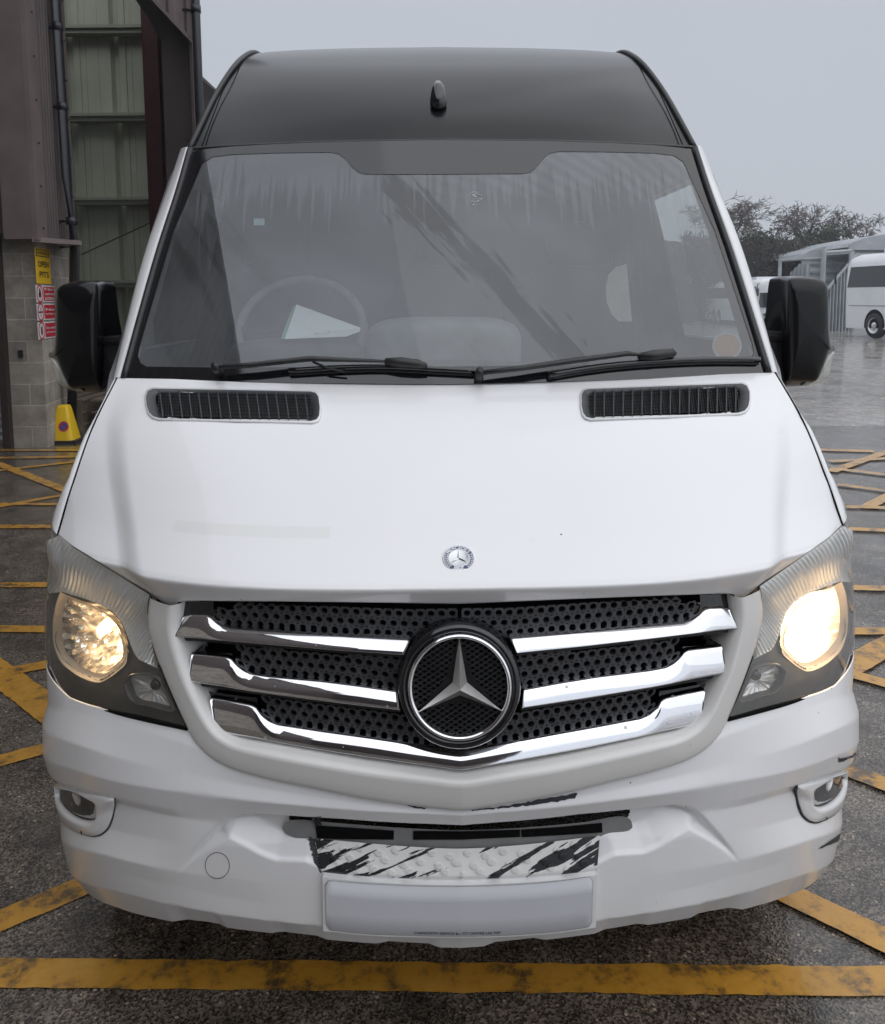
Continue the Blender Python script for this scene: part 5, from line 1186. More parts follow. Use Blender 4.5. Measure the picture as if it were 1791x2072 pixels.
# block pier: front face + right return, UV in metres
zt=2.32
V=[(xl,YB,0),(xc,YB,0),(xc,YB,zt),(xl,YB,zt),(xr_,yR,0),(xr_,yR,zt),(xl,yR,0),(xl,yR,zt)]
def wallm(name,quads,m):
    V=[];F=[];UV=[]
    for p,qz in quads:
        a,b_=np.array(p[0]),np.array(p[1]); l=np.linalg.norm(b_-a); n0=len(V)
        V+=[(a[0],a[1],0),(b_[0],b_[1],0),(b_[0],b_[1],qz),(a[0],a[1],qz)]; u0=0 if not UV else UV[-3][0]; UV+=[(u0,0),(u0+l,0),(u0+l,qz),(u0,qz)]; F.append((n0,n0+1,n0+2,n0+3))
    V=[tuple(np.array(v)-np.array((-5,9,0))) for v in V]; return mesh(name,V,F,m,ws,False,UV)
xsh=X(17,YB-.02,800)
wallm('block_wall',[((( xsh,YB),(xc,YB)),zt),(((xc,YB),(xr_,yR)),zt),(((xr_,yR),(xr_-.3,yR+.05)),zt)],'block')
# roller shutter
mb=MB()
for k in range(30):
    z=.06+k*.085
    mb.hexa([(xl,YB-.02,z),(xsh-.05,YB-.02,z),(xsh-.05,YB-.05,z+.04),(xl,YB-.05,z+.04)],[(xl,YB+.02,z),(xsh-.05,YB+.02,z),(xsh-.05,YB-.02,z+.08),(xl,YB-.02,z+.08)])
sh=wm(mb,'roller_shutter','galv'); mb=MB(); mb.box((xsh-.06,YB-.08,0),(xsh+.02,YB-.001,zt)); wm(mb,'shutter_post','dbrown')
# upper cladding box
z0=Zh(480,8.7); ZT=9.
xq=X(62,8.7,300); xq2=X(128,9.7,300)
mb=MB(); mb.hexa([(xl,8.66,z0+.04),(xq,8.66,z0+.04),(xq,8.66,ZT),(xl,8.66,ZT)],[(xl,8.9,z0+.04),(xq,8.9,z0+.04),(xq,8.9,ZT),(xl,8.9,ZT)]); wm(mb,'cladding_panel','dbrown')
mb=MB(); a=np.array([xq,8.66]); b_=np.array([xq2,9.75])
# ribbed return
n=14; prof=[]
nrm=np.array([(b_-a)[1],-(b_-a)[0]]); nrm/=np.linalg.norm(nrm)
V=[];F=[]
for k in range(n*4+1):
    t=k/(n*4); p=a+(b_-a)*t+nrm*(.035 if (k%4) in (1,2) else 0); V+=[(p[0],p[1],z0),(p[0],p[1],ZT)]
F=[(2*k,2*k+2,2*k+3,2*k+1) for k in range(n*4)]; mb.add(V,F); wm(mb,'ribbed_cladding','brown')
mb=MB()
def fl(t0,t1,off,m0=z0-.03):
    p=a+(b_-a)*t0+nrm*off; q=a+(b_-a)*t1+nrm*off; mb.hexa([(p[0],p[1],m0),(q[0],q[1],m0),(q[0],q[1],ZT),(p[0],p[1],ZT)],[(p[0]-nrm[0]*.05,p[1]-nrm[1]*.05,m0),(q[0]-nrm[0]*.05,q[1]-nrm[1]*.05,m0),(q[0]-nrm[0]*.05,q[1]-nrm[1]*.05,ZT),(p[0]-nrm[0]*.05,p[1]-nrm[1]*.05,ZT)])
fl(-.03,.22,.05); fl(.90,1.04,.055); mb.box((xq-.3,8.63,z0-.02),(xq+.02,8.658,ZT)); wm(mb,'corner_flashing','brownl')
mb=MB()
for k in range(16):
    z=z0+.1+k*.44
    for t in (.10,.97):
        p=a+(b_-a)*t+nrm*.056; mb.add([(p[0]+nrm[0]*.008+.014*math.cos(q),p[1]+nrm[1]*.008,z+.014*math.sin(q)) for q in np.linspace(0,2*math.pi,7)[:-1]],[tuple(range(6))])
wm(mb,'bolt_heads','bolt')
mb=MB(); p=a+(b_-a)*.98; mb.hexa([(xq,8.62,z0-.05),(p[0]+.08,9.62,z0-.05),(p[0]+.08,9.62,z0-.0),(xq,8.62,z0-.0)],[(xl+5,9.2,z0-.05),(p[0]-.3,9.9,z0-.05),(p[0]-.3,9.9,z0-.0),(xl+5,9.2,z0-.0)]); wm(mb,'soffit_trim','brownl')
# interior back wall
YI=14.; xa,xb=-8.5,X(352,YI)
V=[];F=[]; k=0; x=xa; xs=[]
while x<xb:
    xs+=[(x,0),(x+.04,.09),(x+.11,.09),(x+.15,0)]; 
    xs+=[(x+.25,0),(x+.255,.02),(x+.29,.02),(x+.295,0)]; xs+=[(x+.35,0),(x+.355,.008),(x+.365,.008),(x+.37,0),(x+.56,0),(x+.565,.008),(x+.575,.008),(x+.58,0)]; x+=.76
for x_,o in xs: V+=[(x_,YI+o,0),(x_,YI+o,ZT)]
F=[(2*k,2*k+2,2*k+3,2*k+1) for k in range(len(xs)-1)]; mb=MB().add(V,F); wm(mb,'inner_sheeting','green')
for py in (57,235,405,573):
    z=Zh(py,YI-.2,230); mb=MB(); mb.box((xa,YI-.2,z-.07),(xb,YI-.001,z+.05)); mb.box((xa,YI-.24,z+.0),(xb,YI-.2,z+.05)); wm(mb,'sheeting_rail','rail')
mb=MB(); p0=WP(232,598,13.6); mb.tube([WP(165,515,13.75),WP(345,432,13.75)],.012,5); wm(mb,'bracing_rod','bolt')
xr=X(322,13.2,400); mb=MB(); mb.box((xr-.10,13.0,0),(xr+.14,13.02,ZT)); mb.box((xr-.10,13.2,0),(xr+.14,13.22,ZT)); mb.box((xr,13.02,0),(xr+.02,13.2,ZT)); wm(mb,'red_column','red')
mb=MB(); mb.box((X(395,36),36,0),(X(560,36),40,6.3)); wm(mb,'added_sky_blocker','dbrown')  # added block, hides bright sky behind the left cab window
# right jamb
xj0,xj1=X(335,10.4,300),X(390,10.2,250); xe=X(408,10.2,250)
mb=MB(); mb.box((xj0,10.4,0),(xj1,10.5,ZT)); wm(mb,'door_jamb','dbrown')
mb=MB(); V=[];x=xj1
pts=[]
while x<xe-.02: pts+=[(x,0),(x+.02,-.03),(x+.05,-.03),(x+.07,0)]; x+=.11
pts.append((xe,0))
for x_,o in pts: V+=[(x_,10.15+o,0),(x_,10.15+o,ZT)]
mb.add(V,[(2*k,2*k+2,2*k+3,2*k+1) for k in range(len(pts)-1)]); wm(mb,'jamb_cladding','brown')
# gusset cladding above the diagonal
G0=WP(296,-12,10.1); G1=WP(388,86,10.1); V=[];F=[]; x=G0[0]-.6; pts=[]
while x<xe: pts+=[(x,0),(x+.05,-.05),(x+.11,-.05),(x+.16,0)]; x+=.21
pts.append((xe,0))
def zb(x): return G0[2]+(G1[2]-G0[2])*(x-G0[0])/(G1[0]-G0[0]) if x<G1[0] else G1[2]
for x_,o in pts: V+=[(x_,10.05+o,zb(x_)),(x_,10.05+o,max(ZT,zb(x_)+.5))]
mb=MB().add(V,[(2*k,2*k+2,2*k+3,2*k+1) for k in range(len(pts)-1)]); wm(mb,'canopy_cladding','brownl')
mb=MB(); d=np.array([G1[0]-G0[0],0,G1[2]-G0[2]]); u=d/np.linalg.norm(d)
g0=G0-u*.8; mb.hexa([g0+np.array([0,-.12,0]),G1+np.array([0,-.12,0]),G1+np.array([0.0,-.12,.05]),g0+np.array([0,-.12,.05])],[g0+np.array([0,.1,0]),G1+np.array([0,.1,0]),G1+np.array([0,.1,.05]),g0+np.array([0,.1,.05])]); wm(mb,'canopy_flashing','brownl')
mb=MB(); gg=[WP(255,-30,11),WP(345,-30,11),WP(345,110,11),WP(312,60,11),WP(300,35,11),WP(280,8,11)]; mb.add(gg,[tuple(range(6))]); wm(mb,'doorway_header','dbrown')
# roof / side / rear walls and a roof strip left open to light the interior
mb=MB(); mb.box((-12,9.,ZT),(-5.4,9.6,ZT+.1)); mb.box((-12,13.2,ZT),(xb,14.1,ZT+.1)); mb.box((-9.2,9.,0),(-9.,14.,ZT)); xd=X(392,34); mb.hexa([(xe-.02,10.2,0),(xd,34,0),(xd,34,ZT),(xe-.02,10.2,ZT)],[(xe-.1,10.2,0),(xd-.1,34,0),(xd-.1,34,ZT),(xe-.1,10.2,ZT)]); mb.box((-12,14.1,ZT),(-8.,34,ZT+.1)); wm(mb,'roof_and_sides','dbrown')
# block wall and cladding of the wing that runs beside the camera
mb=MB()
n=90; V=[]
for k in range(n*4+1):
    y=-9+16.4*k/(n*4); V+=[(-4.5-(.04 if k%4 in(1,2) else 0),y,2.3),(-4.5-(.04 if k%4 in(1,2) else 0),y,8.5)]
mb.add(V,[(2*k,2*k+2,2*k+3,2*k+1) for k in range(n*4)]); mb.box((-8.5,-9,8.5),(-4.4,7.4,8.6)); wm(mb,'wing_cladding','brown')
V=[]
for k in range(50*4+1):
    x=-4.5+6.5*k/200; V+=[(x,-9-(.04 if k%4 in(1,2) else 0),2.3),(x,-9-(.04 if k%4 in(1,2) else 0),7.5)]
mb=MB(); mb.add(V,[(2*k,2*k+2,2*k+3,2*k+1) for k in range(200)]); mb.box((-4.5,-14,7.5),(2.0,-9,7.6)); wm(mb,'rear_wing_cladding','brown')
wallm('rear_wing_block_wall',[(((-4.5,-9.02),(2.,-9.02)),2.3),(((2.,-9.02),(2.,-14)),7.5)],'block')
wallm('wing_block_wall',[(((-4.45,-9),(-4.45,7.4)),2.3),(((-4.45,7.4),(-8.,7.4)),8.5)],'block')
# downpipes
def pipe(label,pts,r,br):
    o=empty('downpipe',tuple(pts[-1])); tag(o,label,'downpipe')
    f=lambda p:tuple(np.array(p)-np.array(pts[-1]))
    mesh('pipe',*(lambda mb:(mb.V,mb.F))(MB().tube([f(p) for p in pts],r,14)),'plas2',o)
    for z in br:
        p=np.array([np.interp(-z,[-q[2] for q in pts],[q[i] for q in pts]) for i in range(3)]); mb=MB(); mb.tube([f(p-np.array([0,0,.04])),f(p+np.array([0,0,.04]))],r*1.18,14); mb.box(f(p+np.array([-.16,-.0,-.012])),f(p+np.array([0,.03,.012]))); mesh('pipe_bracket',mb.V,mb.F,'plas2',o)
MT['plas2']=mat('black_pipe',(.014,.015,.02),.35)
T=WP(106,0,9.25); Bm=WP(151,862,9.6); zz=Zh(480,9.3)
x1=X(117,9.3,240)
pipe('black downpipe running down the block pier past the safety signs',[(x1,9.3,9.),(x1+.05,9.33,3.0),(x1+.09,9.35,2.2),(X(150,9.6,840),9.5,0.02)],.052,[4.6,3.75,2.5])
x2=X(402,10.0,150); pipe('black downpipe at the outer corner of the workshop against the sky',[(x2,9.98,9.),(x2,9.98,.02)],.05,[5.,3.5])
# ---- signs on the return of the pier
pa=np.array([xc,YB]); pb=np.array([xr_,yR]); pn=np.array([(pb-pa)[1],-(pb-pa)[0]]); pn/=np.linalg.norm(pn)
def onpier(px,py,off):
    r=wray(px,py); d=pb-pa; A_=np.array([[r[0],-d[0]],[r[1],-d[1]]]); t,u=np.linalg.solve(A_,pa+pn*off-0*pa); return u,CAMH+r[2]*t
def PW(u,z,off): p=pa+(pb-pa)*u+pn*off; return np.array([p[0],p[1],z])
MT['yel']=mat('sign_yellow',(.70,.45,.02),.45); MT['wht']=mat('sign_white',(.62,.62,.62),.45); MT['rd']=mat('sign_red',(.50,.025,.04),.45); MT['blk']=mat('sign_black',(.02,.02,.02),.5)
def sign(label,x0,y0,x1,y1,build):
    u0,z1=onpier(x0,y0,.01); u1,_=onpier(x1,y0,.01); _,z0_=onpier(x0,y1,.01); z1b=z1
    org=PW(u0,z0_,.0); o=empty('safety_sign',tuple(org)); tag(o,label,'sign',None)
    def Q(a,b_,off): return tuple(PW(u0+(u1-u0)*a,z0_+(z1-z0_)*b_,off)-org)
    w=np.linalg.norm((pb-pa)*(u1-u0)); h=z1-z0_
    def rect(nm,a0,b0,a1,b1,off,m,th=0.): mb=MB(); mb.hexa([Q(a0,b0,off),Q(a1,b0,off),Q(a1,b1,off),Q(a0,b1,off)],[Q(a0,b0,off-.003),Q(a1,b0,off-.003),Q(a1,b1,off-.003),Q(a0,b1,off-.003)]); return mesh(nm,mb.V,mb.F,m,o,False)
    def text(s_,a,b_,wa,m,off=.014,hh=None):
        V,F=textm(s_,1); W_=V[:,0].max()-V[:,0].min(); H_=V[:,1].max()-V[:,1].min(); V[:,0]-=(V[:,0].max()+V[:,0].min())/2; V[:,1]-=(V[:,1].max()+V[:,1].min())/2
        hh=hh or .12; return mesh('lettering',[Q(a+v[0]/W_*wa,b_+v[1]/H_*hh,off) for v in V],F,m,o,False)
    def circ(a,b_,ra,m,off,inner=0): 
        n=24; rb=ra*w/h; V=[Q(a+r_*ra*math.cos(q),b_+r_*rb*math.sin(q),off) for r_ in (1,inner) for q in np.linspace(0,2*math.pi,n+1)[:-1]]; mesh('symbol',V,[(i,(i+1)%n,n+(i+1)%n,n+i) for i in range(n)],m,o,False)
    rect('board',0,0,1,1,.010,build[0]); build[1](rect,text,circ,Q)
def b_warn(rect,text,circ,Q):
    rect('panel',.06,.76,.94,.97,.012,'blk'); rect('panel_inner',.11,.785,.89,.945,.0135,'yel'); text('WARNING',.5,.865,.74,'blk',.015,.11); text('OPEN',.5,.55,.7,'blk',.013,.17); text('PITS',.52,.26,.62,'blk',.013,.17)
def b_red(lines,kind):
    def f(rect,text,circ,Q):
        rect('red_panel',.38,.08,.97,.92,.012,'rd')
        for i,l in enumerate(lines): text(l,.675,.5+(len(lines)-1)*.14-i*.28,.50,'wht',.0145,.16)
        circ(.19,.5,.165,'rd',.012,.8)
        V=[Q(.19-.11,.5+.28,.013),Q(.19-.075,.5+.30,.013),Q(.19+.11,.5-.28,.013),Q(.19+.075,.5-.30,.013)]
        if kind==0: circ(.19,.66,.045,'blk',.0125,0); rect('pictogram',.13,.3,.25,.58,.0125,'blk')
        elif kind==1: rect('pictogram',.08,.46,.30,.54,.0125,'blk')
        else: rect('pictogram',.15,.3,.23,.72,.0125,'blk')
        mb=MB(); mb.add(V,[(0,1,2,3)])
        return mb,V
    def g(rect,text,circ,Q):
        mb,V=f(rect,text,circ,Q); rect('slash',0.18,.22,.20,.78,.0133,'rd')
    return g
sign('yellow sign reading WARNING OPEN PITS above the red signs',70,500,100,573,('yel',b_warn))
sign('red and white sign reading No unauthorised access below the yellow sign',72,576.5,110,611.5,('wht',b_red(['No','unauthorised','access'],0)))
sign('red and white sign reading No smoking between two other red signs',74,614.5,112,649,('wht',b_red(['No','smoking'],1)))
sign('red and white sign reading No mobile phones, lowest of the signs',76,652.5,114,687.5,('wht',b_red(['No mobile','phones'],2)))
# small black slot on the pier
p=WP(42,716,YB-.01); tag(mesh('wall_socket',*(lambda mb:([tuple(v) for v in mb.V],mb.F))(MB().box((p[0]-.022,YB-.03,p[2]-.04),(p[0]+.022,YB-.001,p[2]+.04))),'blk',None,False),'small black box fixed on the block pier face','box')
# ---- no parking cone
g0=G(133,893); co=empty('parking_cone',tuple(g0)); tag(co,'yellow no parking cone standing on a black base by the pier','cone')
w0=.135; w1=.068; h=.42
V=[];F=[]
for z,w in ((.03,w0),(.2,(w0*.53+w1*.47)),(h-.03,w1),(h,w1*.82),(h+.006,w1*.4)):
    for a_ in range(16):
        th=2*math.pi*a_/16+math.pi/16; c_,s__=math.cos(th),math.sin(th); e_=.35; V.append((w*math.copysign(abs(c_)**e_,c_),w*math.copysign(abs(s__)**e_,s__),z))
for k in range(4):
    for i in range(16): F.append((k*16+i,k*16+(i+1)%16,(k+1)*16+(i+1)%16,(k+1)*16+i))
F.append(tuple(64+i for i in range(16)))
mesh('cone_body',V,F,mat('cone_yellow',(.72,.47,.015),.4),co)
mesh('cone_base',*(lambda mb:(mb.V,mb.F))(MB().box((-.19,-.17,0),(.19,.17,.03))),'rubber',co,False)
yy=lambda z:-(w0+(w1-w0)*(z-.03)/(h-.06))-.004
for nm,r0,r1,m_ in (('sign_rim',.058,.042,MT['rd']),('sign_disc',.042,0,mat('sign_blue',(.02,.08,.30),.4))):
    V=[(.035+r_*math.cos(q),yy(.19+r_*math.sin(q)),.19+r_*math.sin(q)) for r_ in (r0,r1) for q in np.linspace(0,2*math.pi,25)[:-1]]; mesh(nm,V,[(i,(i+1)%24,24+(i+1)%24,24+i) for i in range(24)],m_,co,False)
V=[(.035+a_,yy(.19+b__)-.002,.19+b__) for a_,b__ in ((-.035,.022),(-.025,.03),(.035,-.022),(.025,-.03))]; mesh('sign_bar',V,[(0,1,2,3)],MT['rd'],co,False)
# ---- pallet stack
g0=G(195,868); po=empty('pallet_stack',tuple(g0)); tag(po,'weathered timber pallet stack between the downpipe and the van','pallets')
mb=MB()
for k in range(3):
    z=k*.145
    for j in range(5): mb.box((-.5+j*.22,-.5,z+.122),(-.36+j*.22,.5,z+.143))
    for j in range(3): mb.box((-.5+j*.44,-.5,z+.02),(-.38+j*.44,.5,z+.12)); mb.box((-.5+j*.44,-.5,z),(-.38+j*.44,.5,z+.018))
mb.build('boards',mat('old_timber',(.14,.11,.08),.85,noise=(6,.4)),po)
# ================================================================== YARD (right)
# coaches
MT['cw']=mat('coach_white',(.72,.73,.75),.35,coat=.4,noise=(.8,.06)); MT['cg']=mat('coach_glass',(.02,.022,.025),.08,coat=.5); MT['cd']=mat('coach_dark',(.05,.05,.055),.5)
MT['fade']=mat('faded_lettering',(.52,.53,.55),.5)
def coach(label,loc,rz,wheels,text=None):
    c=empty('coach',loc,rz); tag(c,label,'coach','coaches parked across the yard')
    # body: profile in x (length) swept across width with rounded roof
    Lh=12.; Hh=3.25; Wd=1.27
    prof=[(-Wd,.35),(-Wd-.01,1.2),(-Wd,2.2),(-Wd+.06,2.85),(-Wd+.2,3.12),(-Wd+.5,Hh),(0,Hh+.03),(Wd-.5,Hh),(Wd-.2,3.12),(Wd-.06,2.85),(Wd,2.2),(Wd+.01,1.2),(Wd,.35)]
    secs=[(0,.55,.93),(.10,.9,.985),(.35,.98,1),(11.5,.98,1),(11.9,.9,.98),(12.,.6,.94)]
    V=[];F=[];n=len(prof)
    for x_,k_,zk in secs:
        for y_,z_ in prof: V.append((x_+(.12*(3.2-z_)/3.2-.1 if x_<.5 else 0),y_*(.9+.1*k_),.35+(z_-.35)*zk))
    for k in range(len(secs)-1):
        for i in range(n-1): F.append((k*n+i,(k+1)*n+i,(k+1)*n+i+1,k*n+i+1))
    F.append(tuple(range(n))); F.append(tuple((len(secs)-1)*n+i for i in range(n-1,-1,-1))); mesh('coach_body',V,F,'cw',c)
    for sgn in (-1,1):
        mb=MB(); y_=sgn*(Wd+.012); mb.hexa([(.10,y_,1.95),(11.6,y_,1.95),(11.6,sgn*(Wd-.03),2.75),(.22,sgn*(Wd-.03),2.75)],[(.25,y_*.97,1.95),(11.6,y_*.97,1.95),(11.6,sgn*(Wd-.08),2.75),(.32,sgn*(Wd-.08),2.75)]); mb.build('window_band','cg',c)
        mb=MB(); mb.box((.25,sgn*(Wd+.0),1.22),(11.8,sgn*(Wd+.016),1.24)); mb.build('side_moulding','cd',c)
        for wx in wheels:
            w=mesh('wheel_arch',[(wx+.56*math.cos(a),sgn*(Wd+.014),.50+.60*math.sin(a)) for a in np.linspace(-.2,math.pi+.2,20)],[tuple(range(20))],'hole',c,False)
            t_=empty('wheel',(wx,sgn*(Wd-.10),.48),0,c); V=[];F=[];n2=28
            for r_,o_ in ((.30,.145),(.46,.14),(.48,.10),(.48,-.1)):
                for k in range(n2): a=2*math.pi*k/n2; V.append((r_*math.cos(a),sgn*o_,r_*math.sin(a)))
            for k in range(3):
                for i in range(n2): F.append((k*n2+i,k*n2+(i+1)%n2,(k+1)*n2+(i+1)%n2,(k+1)*n2+i))
            mesh('tyre',V,F,'rubber',t_); V=[];F=[]
            for r_,o_ in ((.30,.147),(.27,.11),(.14,.09),(.11,.15),(.001,.15)):
                for k in range(n2): a=2*math.pi*k/n2; V.append((r_*math.cos(a),sgn*o_,r_*math.sin(a)))
            for k in range(4):
                for i in range(n2): F.append((k*n2+i,k*n2+(i+1)%n2,(k+1)*n2+(i+1)%n2,(k+1)*n2+i))
            mesh('rim',V,F,'silver',t_)
    # windscreen at x=0 end
    mb=MB(); mb.hexa([(-.10,-1.12,1.35),(-.10,1.12,1.35),(-.06,1.08,2.80),(-.06,-1.08,2.80)],[(.2,-1.2,1.35),(.2,1.2,1.35),(.2,1.15,2.80),(.2,-1.15,2.80)]); mb.build('windscreen','cg',c)
    mb=MB(); mb.box((-.14,-1.1,.42),(.1,1.1,.62)); mb.build('front_bumper','cd',c)
    mb=MB(); mb.box((1.5,-.8,3.2),(4.,.8,3.42)); mb.build('roof_pod','cw',c)
    for sgn in (-1,1):
        mb=MB(); mb.tube([(-.05,sgn*1.15,2.95),(-.35,sgn*1.35,2.9),(-.4,sgn*1.38,2.6)],.03,6); mb.box((-.48,sgn*1.30,2.1),(-.34,sgn*1.46,2.6)); mb.build('coach_mirror','cd',c)
        mb=MB(); mb.box((-.12,sgn*.75-.2,.8),(.0,sgn*.75+.2,.98)); mb.build('coach_headlight','chrome',c)
    if text:
        V,F=textm(text,.42); mesh('coach_lettering',[(6.+v[0]*1.0-4.0,-Wd-.02,1.62+v[1]) for v in V],F,'fade',c,False)
    return c
g1=G(1727,682); co1=coach('white coach parked in front of the grey shed, twin rear wheels showing',(g1[0]+1.25,g1[1]+1.0,0),math.radians(-80),[1.75,3.05,9.2])
g2=G(1516,663); coach('white coach facing the camera just left of the black mirror',(g2[0]+1.27,g2[1]-.2,0),math.radians(88),[2.2,8.2,9.5]).scale=(.78,.78,.78)
g3=G(1500,655); coach('white coach mostly hidden behind the van pillar, farther back',(g3[0]-1.1,g3[1]+6,0),math.radians(88),[2.2,8.2,9.5]).scale=(.95,.95,.95)
# sheds and gates
def corr(mb,A,B,z0f,z1f,n,dep,vert=True):
    A=np.array(A,float);B=np.array(B,float); d=B-A; l=np.linalg.norm(d); nn=np.array([d[1],-d[0]])/l; V=[]
    for k in range(n*4+1):
        t=k/(n*4); p=A+d*t+nn*(dep if k%4 in (1,2) else 0); V+=[(p[0],p[1],z0f(t)),(p[0],p[1],z1f(t))]
    mb.add(V,[(2*k,2*k+2,2*k+3,2*k+1) for k in range(n*4)])
def hcorr(mb,A,B,z0,z1,n,dep,zc=None):
    A=np.array(A,float);B=np.array(B,float); d=B-A; l=np.linalg.norm(d); nn=np.array([d[1],-d[0]])/l; V=[]
    for k in range(n*4+1):
        z=z0+(z1-z0)*k/(n*4); o=nn*(dep if k%4 in(1,2) else 0); V+=[(A[0]+o[0],A[1]+o[1],z),(B[0]+o[0],B[1]+o[1],z)]
    mb.add(V,[(2*k,2*k+1,2*k+3,2*k+2) for k in range(n*4)])
zf=lambda x,y:(1335.3+.25441*x,283.3+.25441*y)
Ys=44.
sA=empty('arched_shed',tuple(WP(1690,660,Ys)*np.array([1,1,0]))); tag(sA,'grey shed with horizontally ribbed walls and curved roof behind the coach','shed')
ob=np.array(sA.location)
def sm(mb,name,m,par,o_): return mesh(name,[tuple(np.array(v)-o_) for v in mb.V],mb.F,m,par,False)
x0=X(1718,Ys,600); x1=x0+14
mb=MB(); hcorr(mb,(x0,Ys),(x1,Ys),0,Zh(503,Ys,1750),8,.10); sm(mb,'shed_wall','galv',sA,ob)
mb=MB(); 
V=[]; 
for k in range(13):
    a=math.pi*k/12; V+=[(x0+7-7.2*math.cos(a),Ys-.1,Zh(500,Ys,1750)+1.0*math.sin(a)),(x0+7-7.2*math.cos(a),Ys+14,Zh(500,Ys,1750)+1.0*math.sin(a))]
mb.add(V,[(2*k,2*k+2,2*k+3,2*k+1) for k in range(12)]); mb.add([V[2*k] for k in range(13)],[tuple(range(13))]); sm(mb,'shed_roof','galv',sA,ob)
mb=MB(); mb.box((x0-.2,Ys-.25,Zh(506,Ys,1750)),(x1,Ys-.08,Zh(499,Ys,1750)+.1)); mb.box((x0-.1,Ys-.2,0),(x0+.1,Ys-.0,Zh(503,Ys,1750))); sm(mb,'eaves_trim','galv',sA,ob)
# second shed, lower, further left
Y2=47.; sB=empty('low_shed',tuple(WP(1640,650,Y2)*np.array([1,1,0]))); tag(sB,'pale grey shed with horizontal sheets and low arched roof left of the gates','shed'); ob=np.array(sB.location)
xa_,xb_=X(1618,Y2,600),X(1824,Y2,600)
mb=MB(); hcorr(mb,(xa_,Y2),(xb_,Y2),0,Zh(522,Y2,1650),8,.09); sm(mb,'shed_wall','galv',sB,ob)
V=[];ctr=(xa_+xb_)/2; hw=(xb_-xa_)/2
for k in range(11):
    a=math.pi*k/10; V+=[(ctr-hw*1.03*math.cos(a),Y2-.2,Zh(522,Y2,1650)+.75*math.sin(a)),(ctr-hw*1.03*math.cos(a),Y2+8,Zh(522,Y2,1650)+.75*math.sin(a))]
mb=MB(); mb.add(V,[(2*k,2*k+2,2*k+3,2*k+1) for k in range(10)]); mb.add([V[2*k] for k in range(11)],[tuple(range(11))]); sm(mb,'shed_roof','galv',sB,ob)
# fence of vertical sheets with sloping trim
Y3=38.5; fe=empty('sheet_fence',tuple(WP(1695,680,Y3)*np.array([1,1,0]))); tag(fe,'tall vertically corrugated steel fence with sloping top beside the coach','fence'); ob=np.array(fe.location)
A=(X(*[zf(1300,1500)[0],Y3,670]),Y3); B=(X(zf(1535,1500)[0],Y3,670),Y3); zA=Zh(zf(0,1200)[1],Y3,1670); zB=Zh(zf(0,910)[1],Y3,1720)
mb=MB(); corr(mb,A,B,lambda t:0,lambda t:zA+(zB-zA)*min(1,t/.98),9,.14); sm(mb,'corrugated_panel','galv',fe,ob)
mb=MB(); mb.tube([(A[0],Y3-.1,zA),(B[0],Y3-.1,zB)],.07,6); mb.box((B[0]-.06,Y3-.15,0),(B[0]+.12,Y3+.05,zB+.05)); sm(mb,'top_trim','galv',fe,ob)
gt=empty('steel_goal_frame',tuple(WP(1640,680,Y3-.4)*np.array([1,1,0]))); gt.name='gate_frame'; tag(gt,'galvanised post and rail gate frame in front of the low shed','gate'); ob=np.array(gt.location)
mb=MB(); yg=Y3-.4
p1=WP(*zf(958,945),yg+3); p2=WP(*zf(1305,875),yg); p3=WP(*zf(1515,862),yg)
for p in (p1,): mb.tube([(p[0],p[1],0),tuple(p)],.09,8)
mb.tube([(p2[0],p2[1],0),tuple(p2)],.12,8); mb.tube([tuple(WP(*zf(960,958),yg+3)),tuple(WP(*zf(1305,938),yg))],.07,6); mb.tube([tuple(WP(*zf(1310,895),yg)),tuple(WP(*zf(1520,880),yg))],.09,6); mb.tube([tuple(WP(*zf(1310,912),yg)),tuple(WP(*zf(1520,897),yg))],.05,6)
sm(mb,'posts_and_rails','galv',gt,ob)
mb=MB(); A=(X(zf(1030,0)[0],yg+2.8,600),yg+2.8); B=(X(zf(1185,0)[0],yg+2,600),yg+2.); z_=Zh(zf(0,985)[1],yg+2.5,1600); z2_=Zh(zf(0,1060)[1],yg+2.5,1600)
corr(mb,A,B,lambda t:0,lambda t:z2_+(z_-z2_)*min(1,t*2),5,.1); sm(mb,'corrugated_panel','galv',gt,ob)
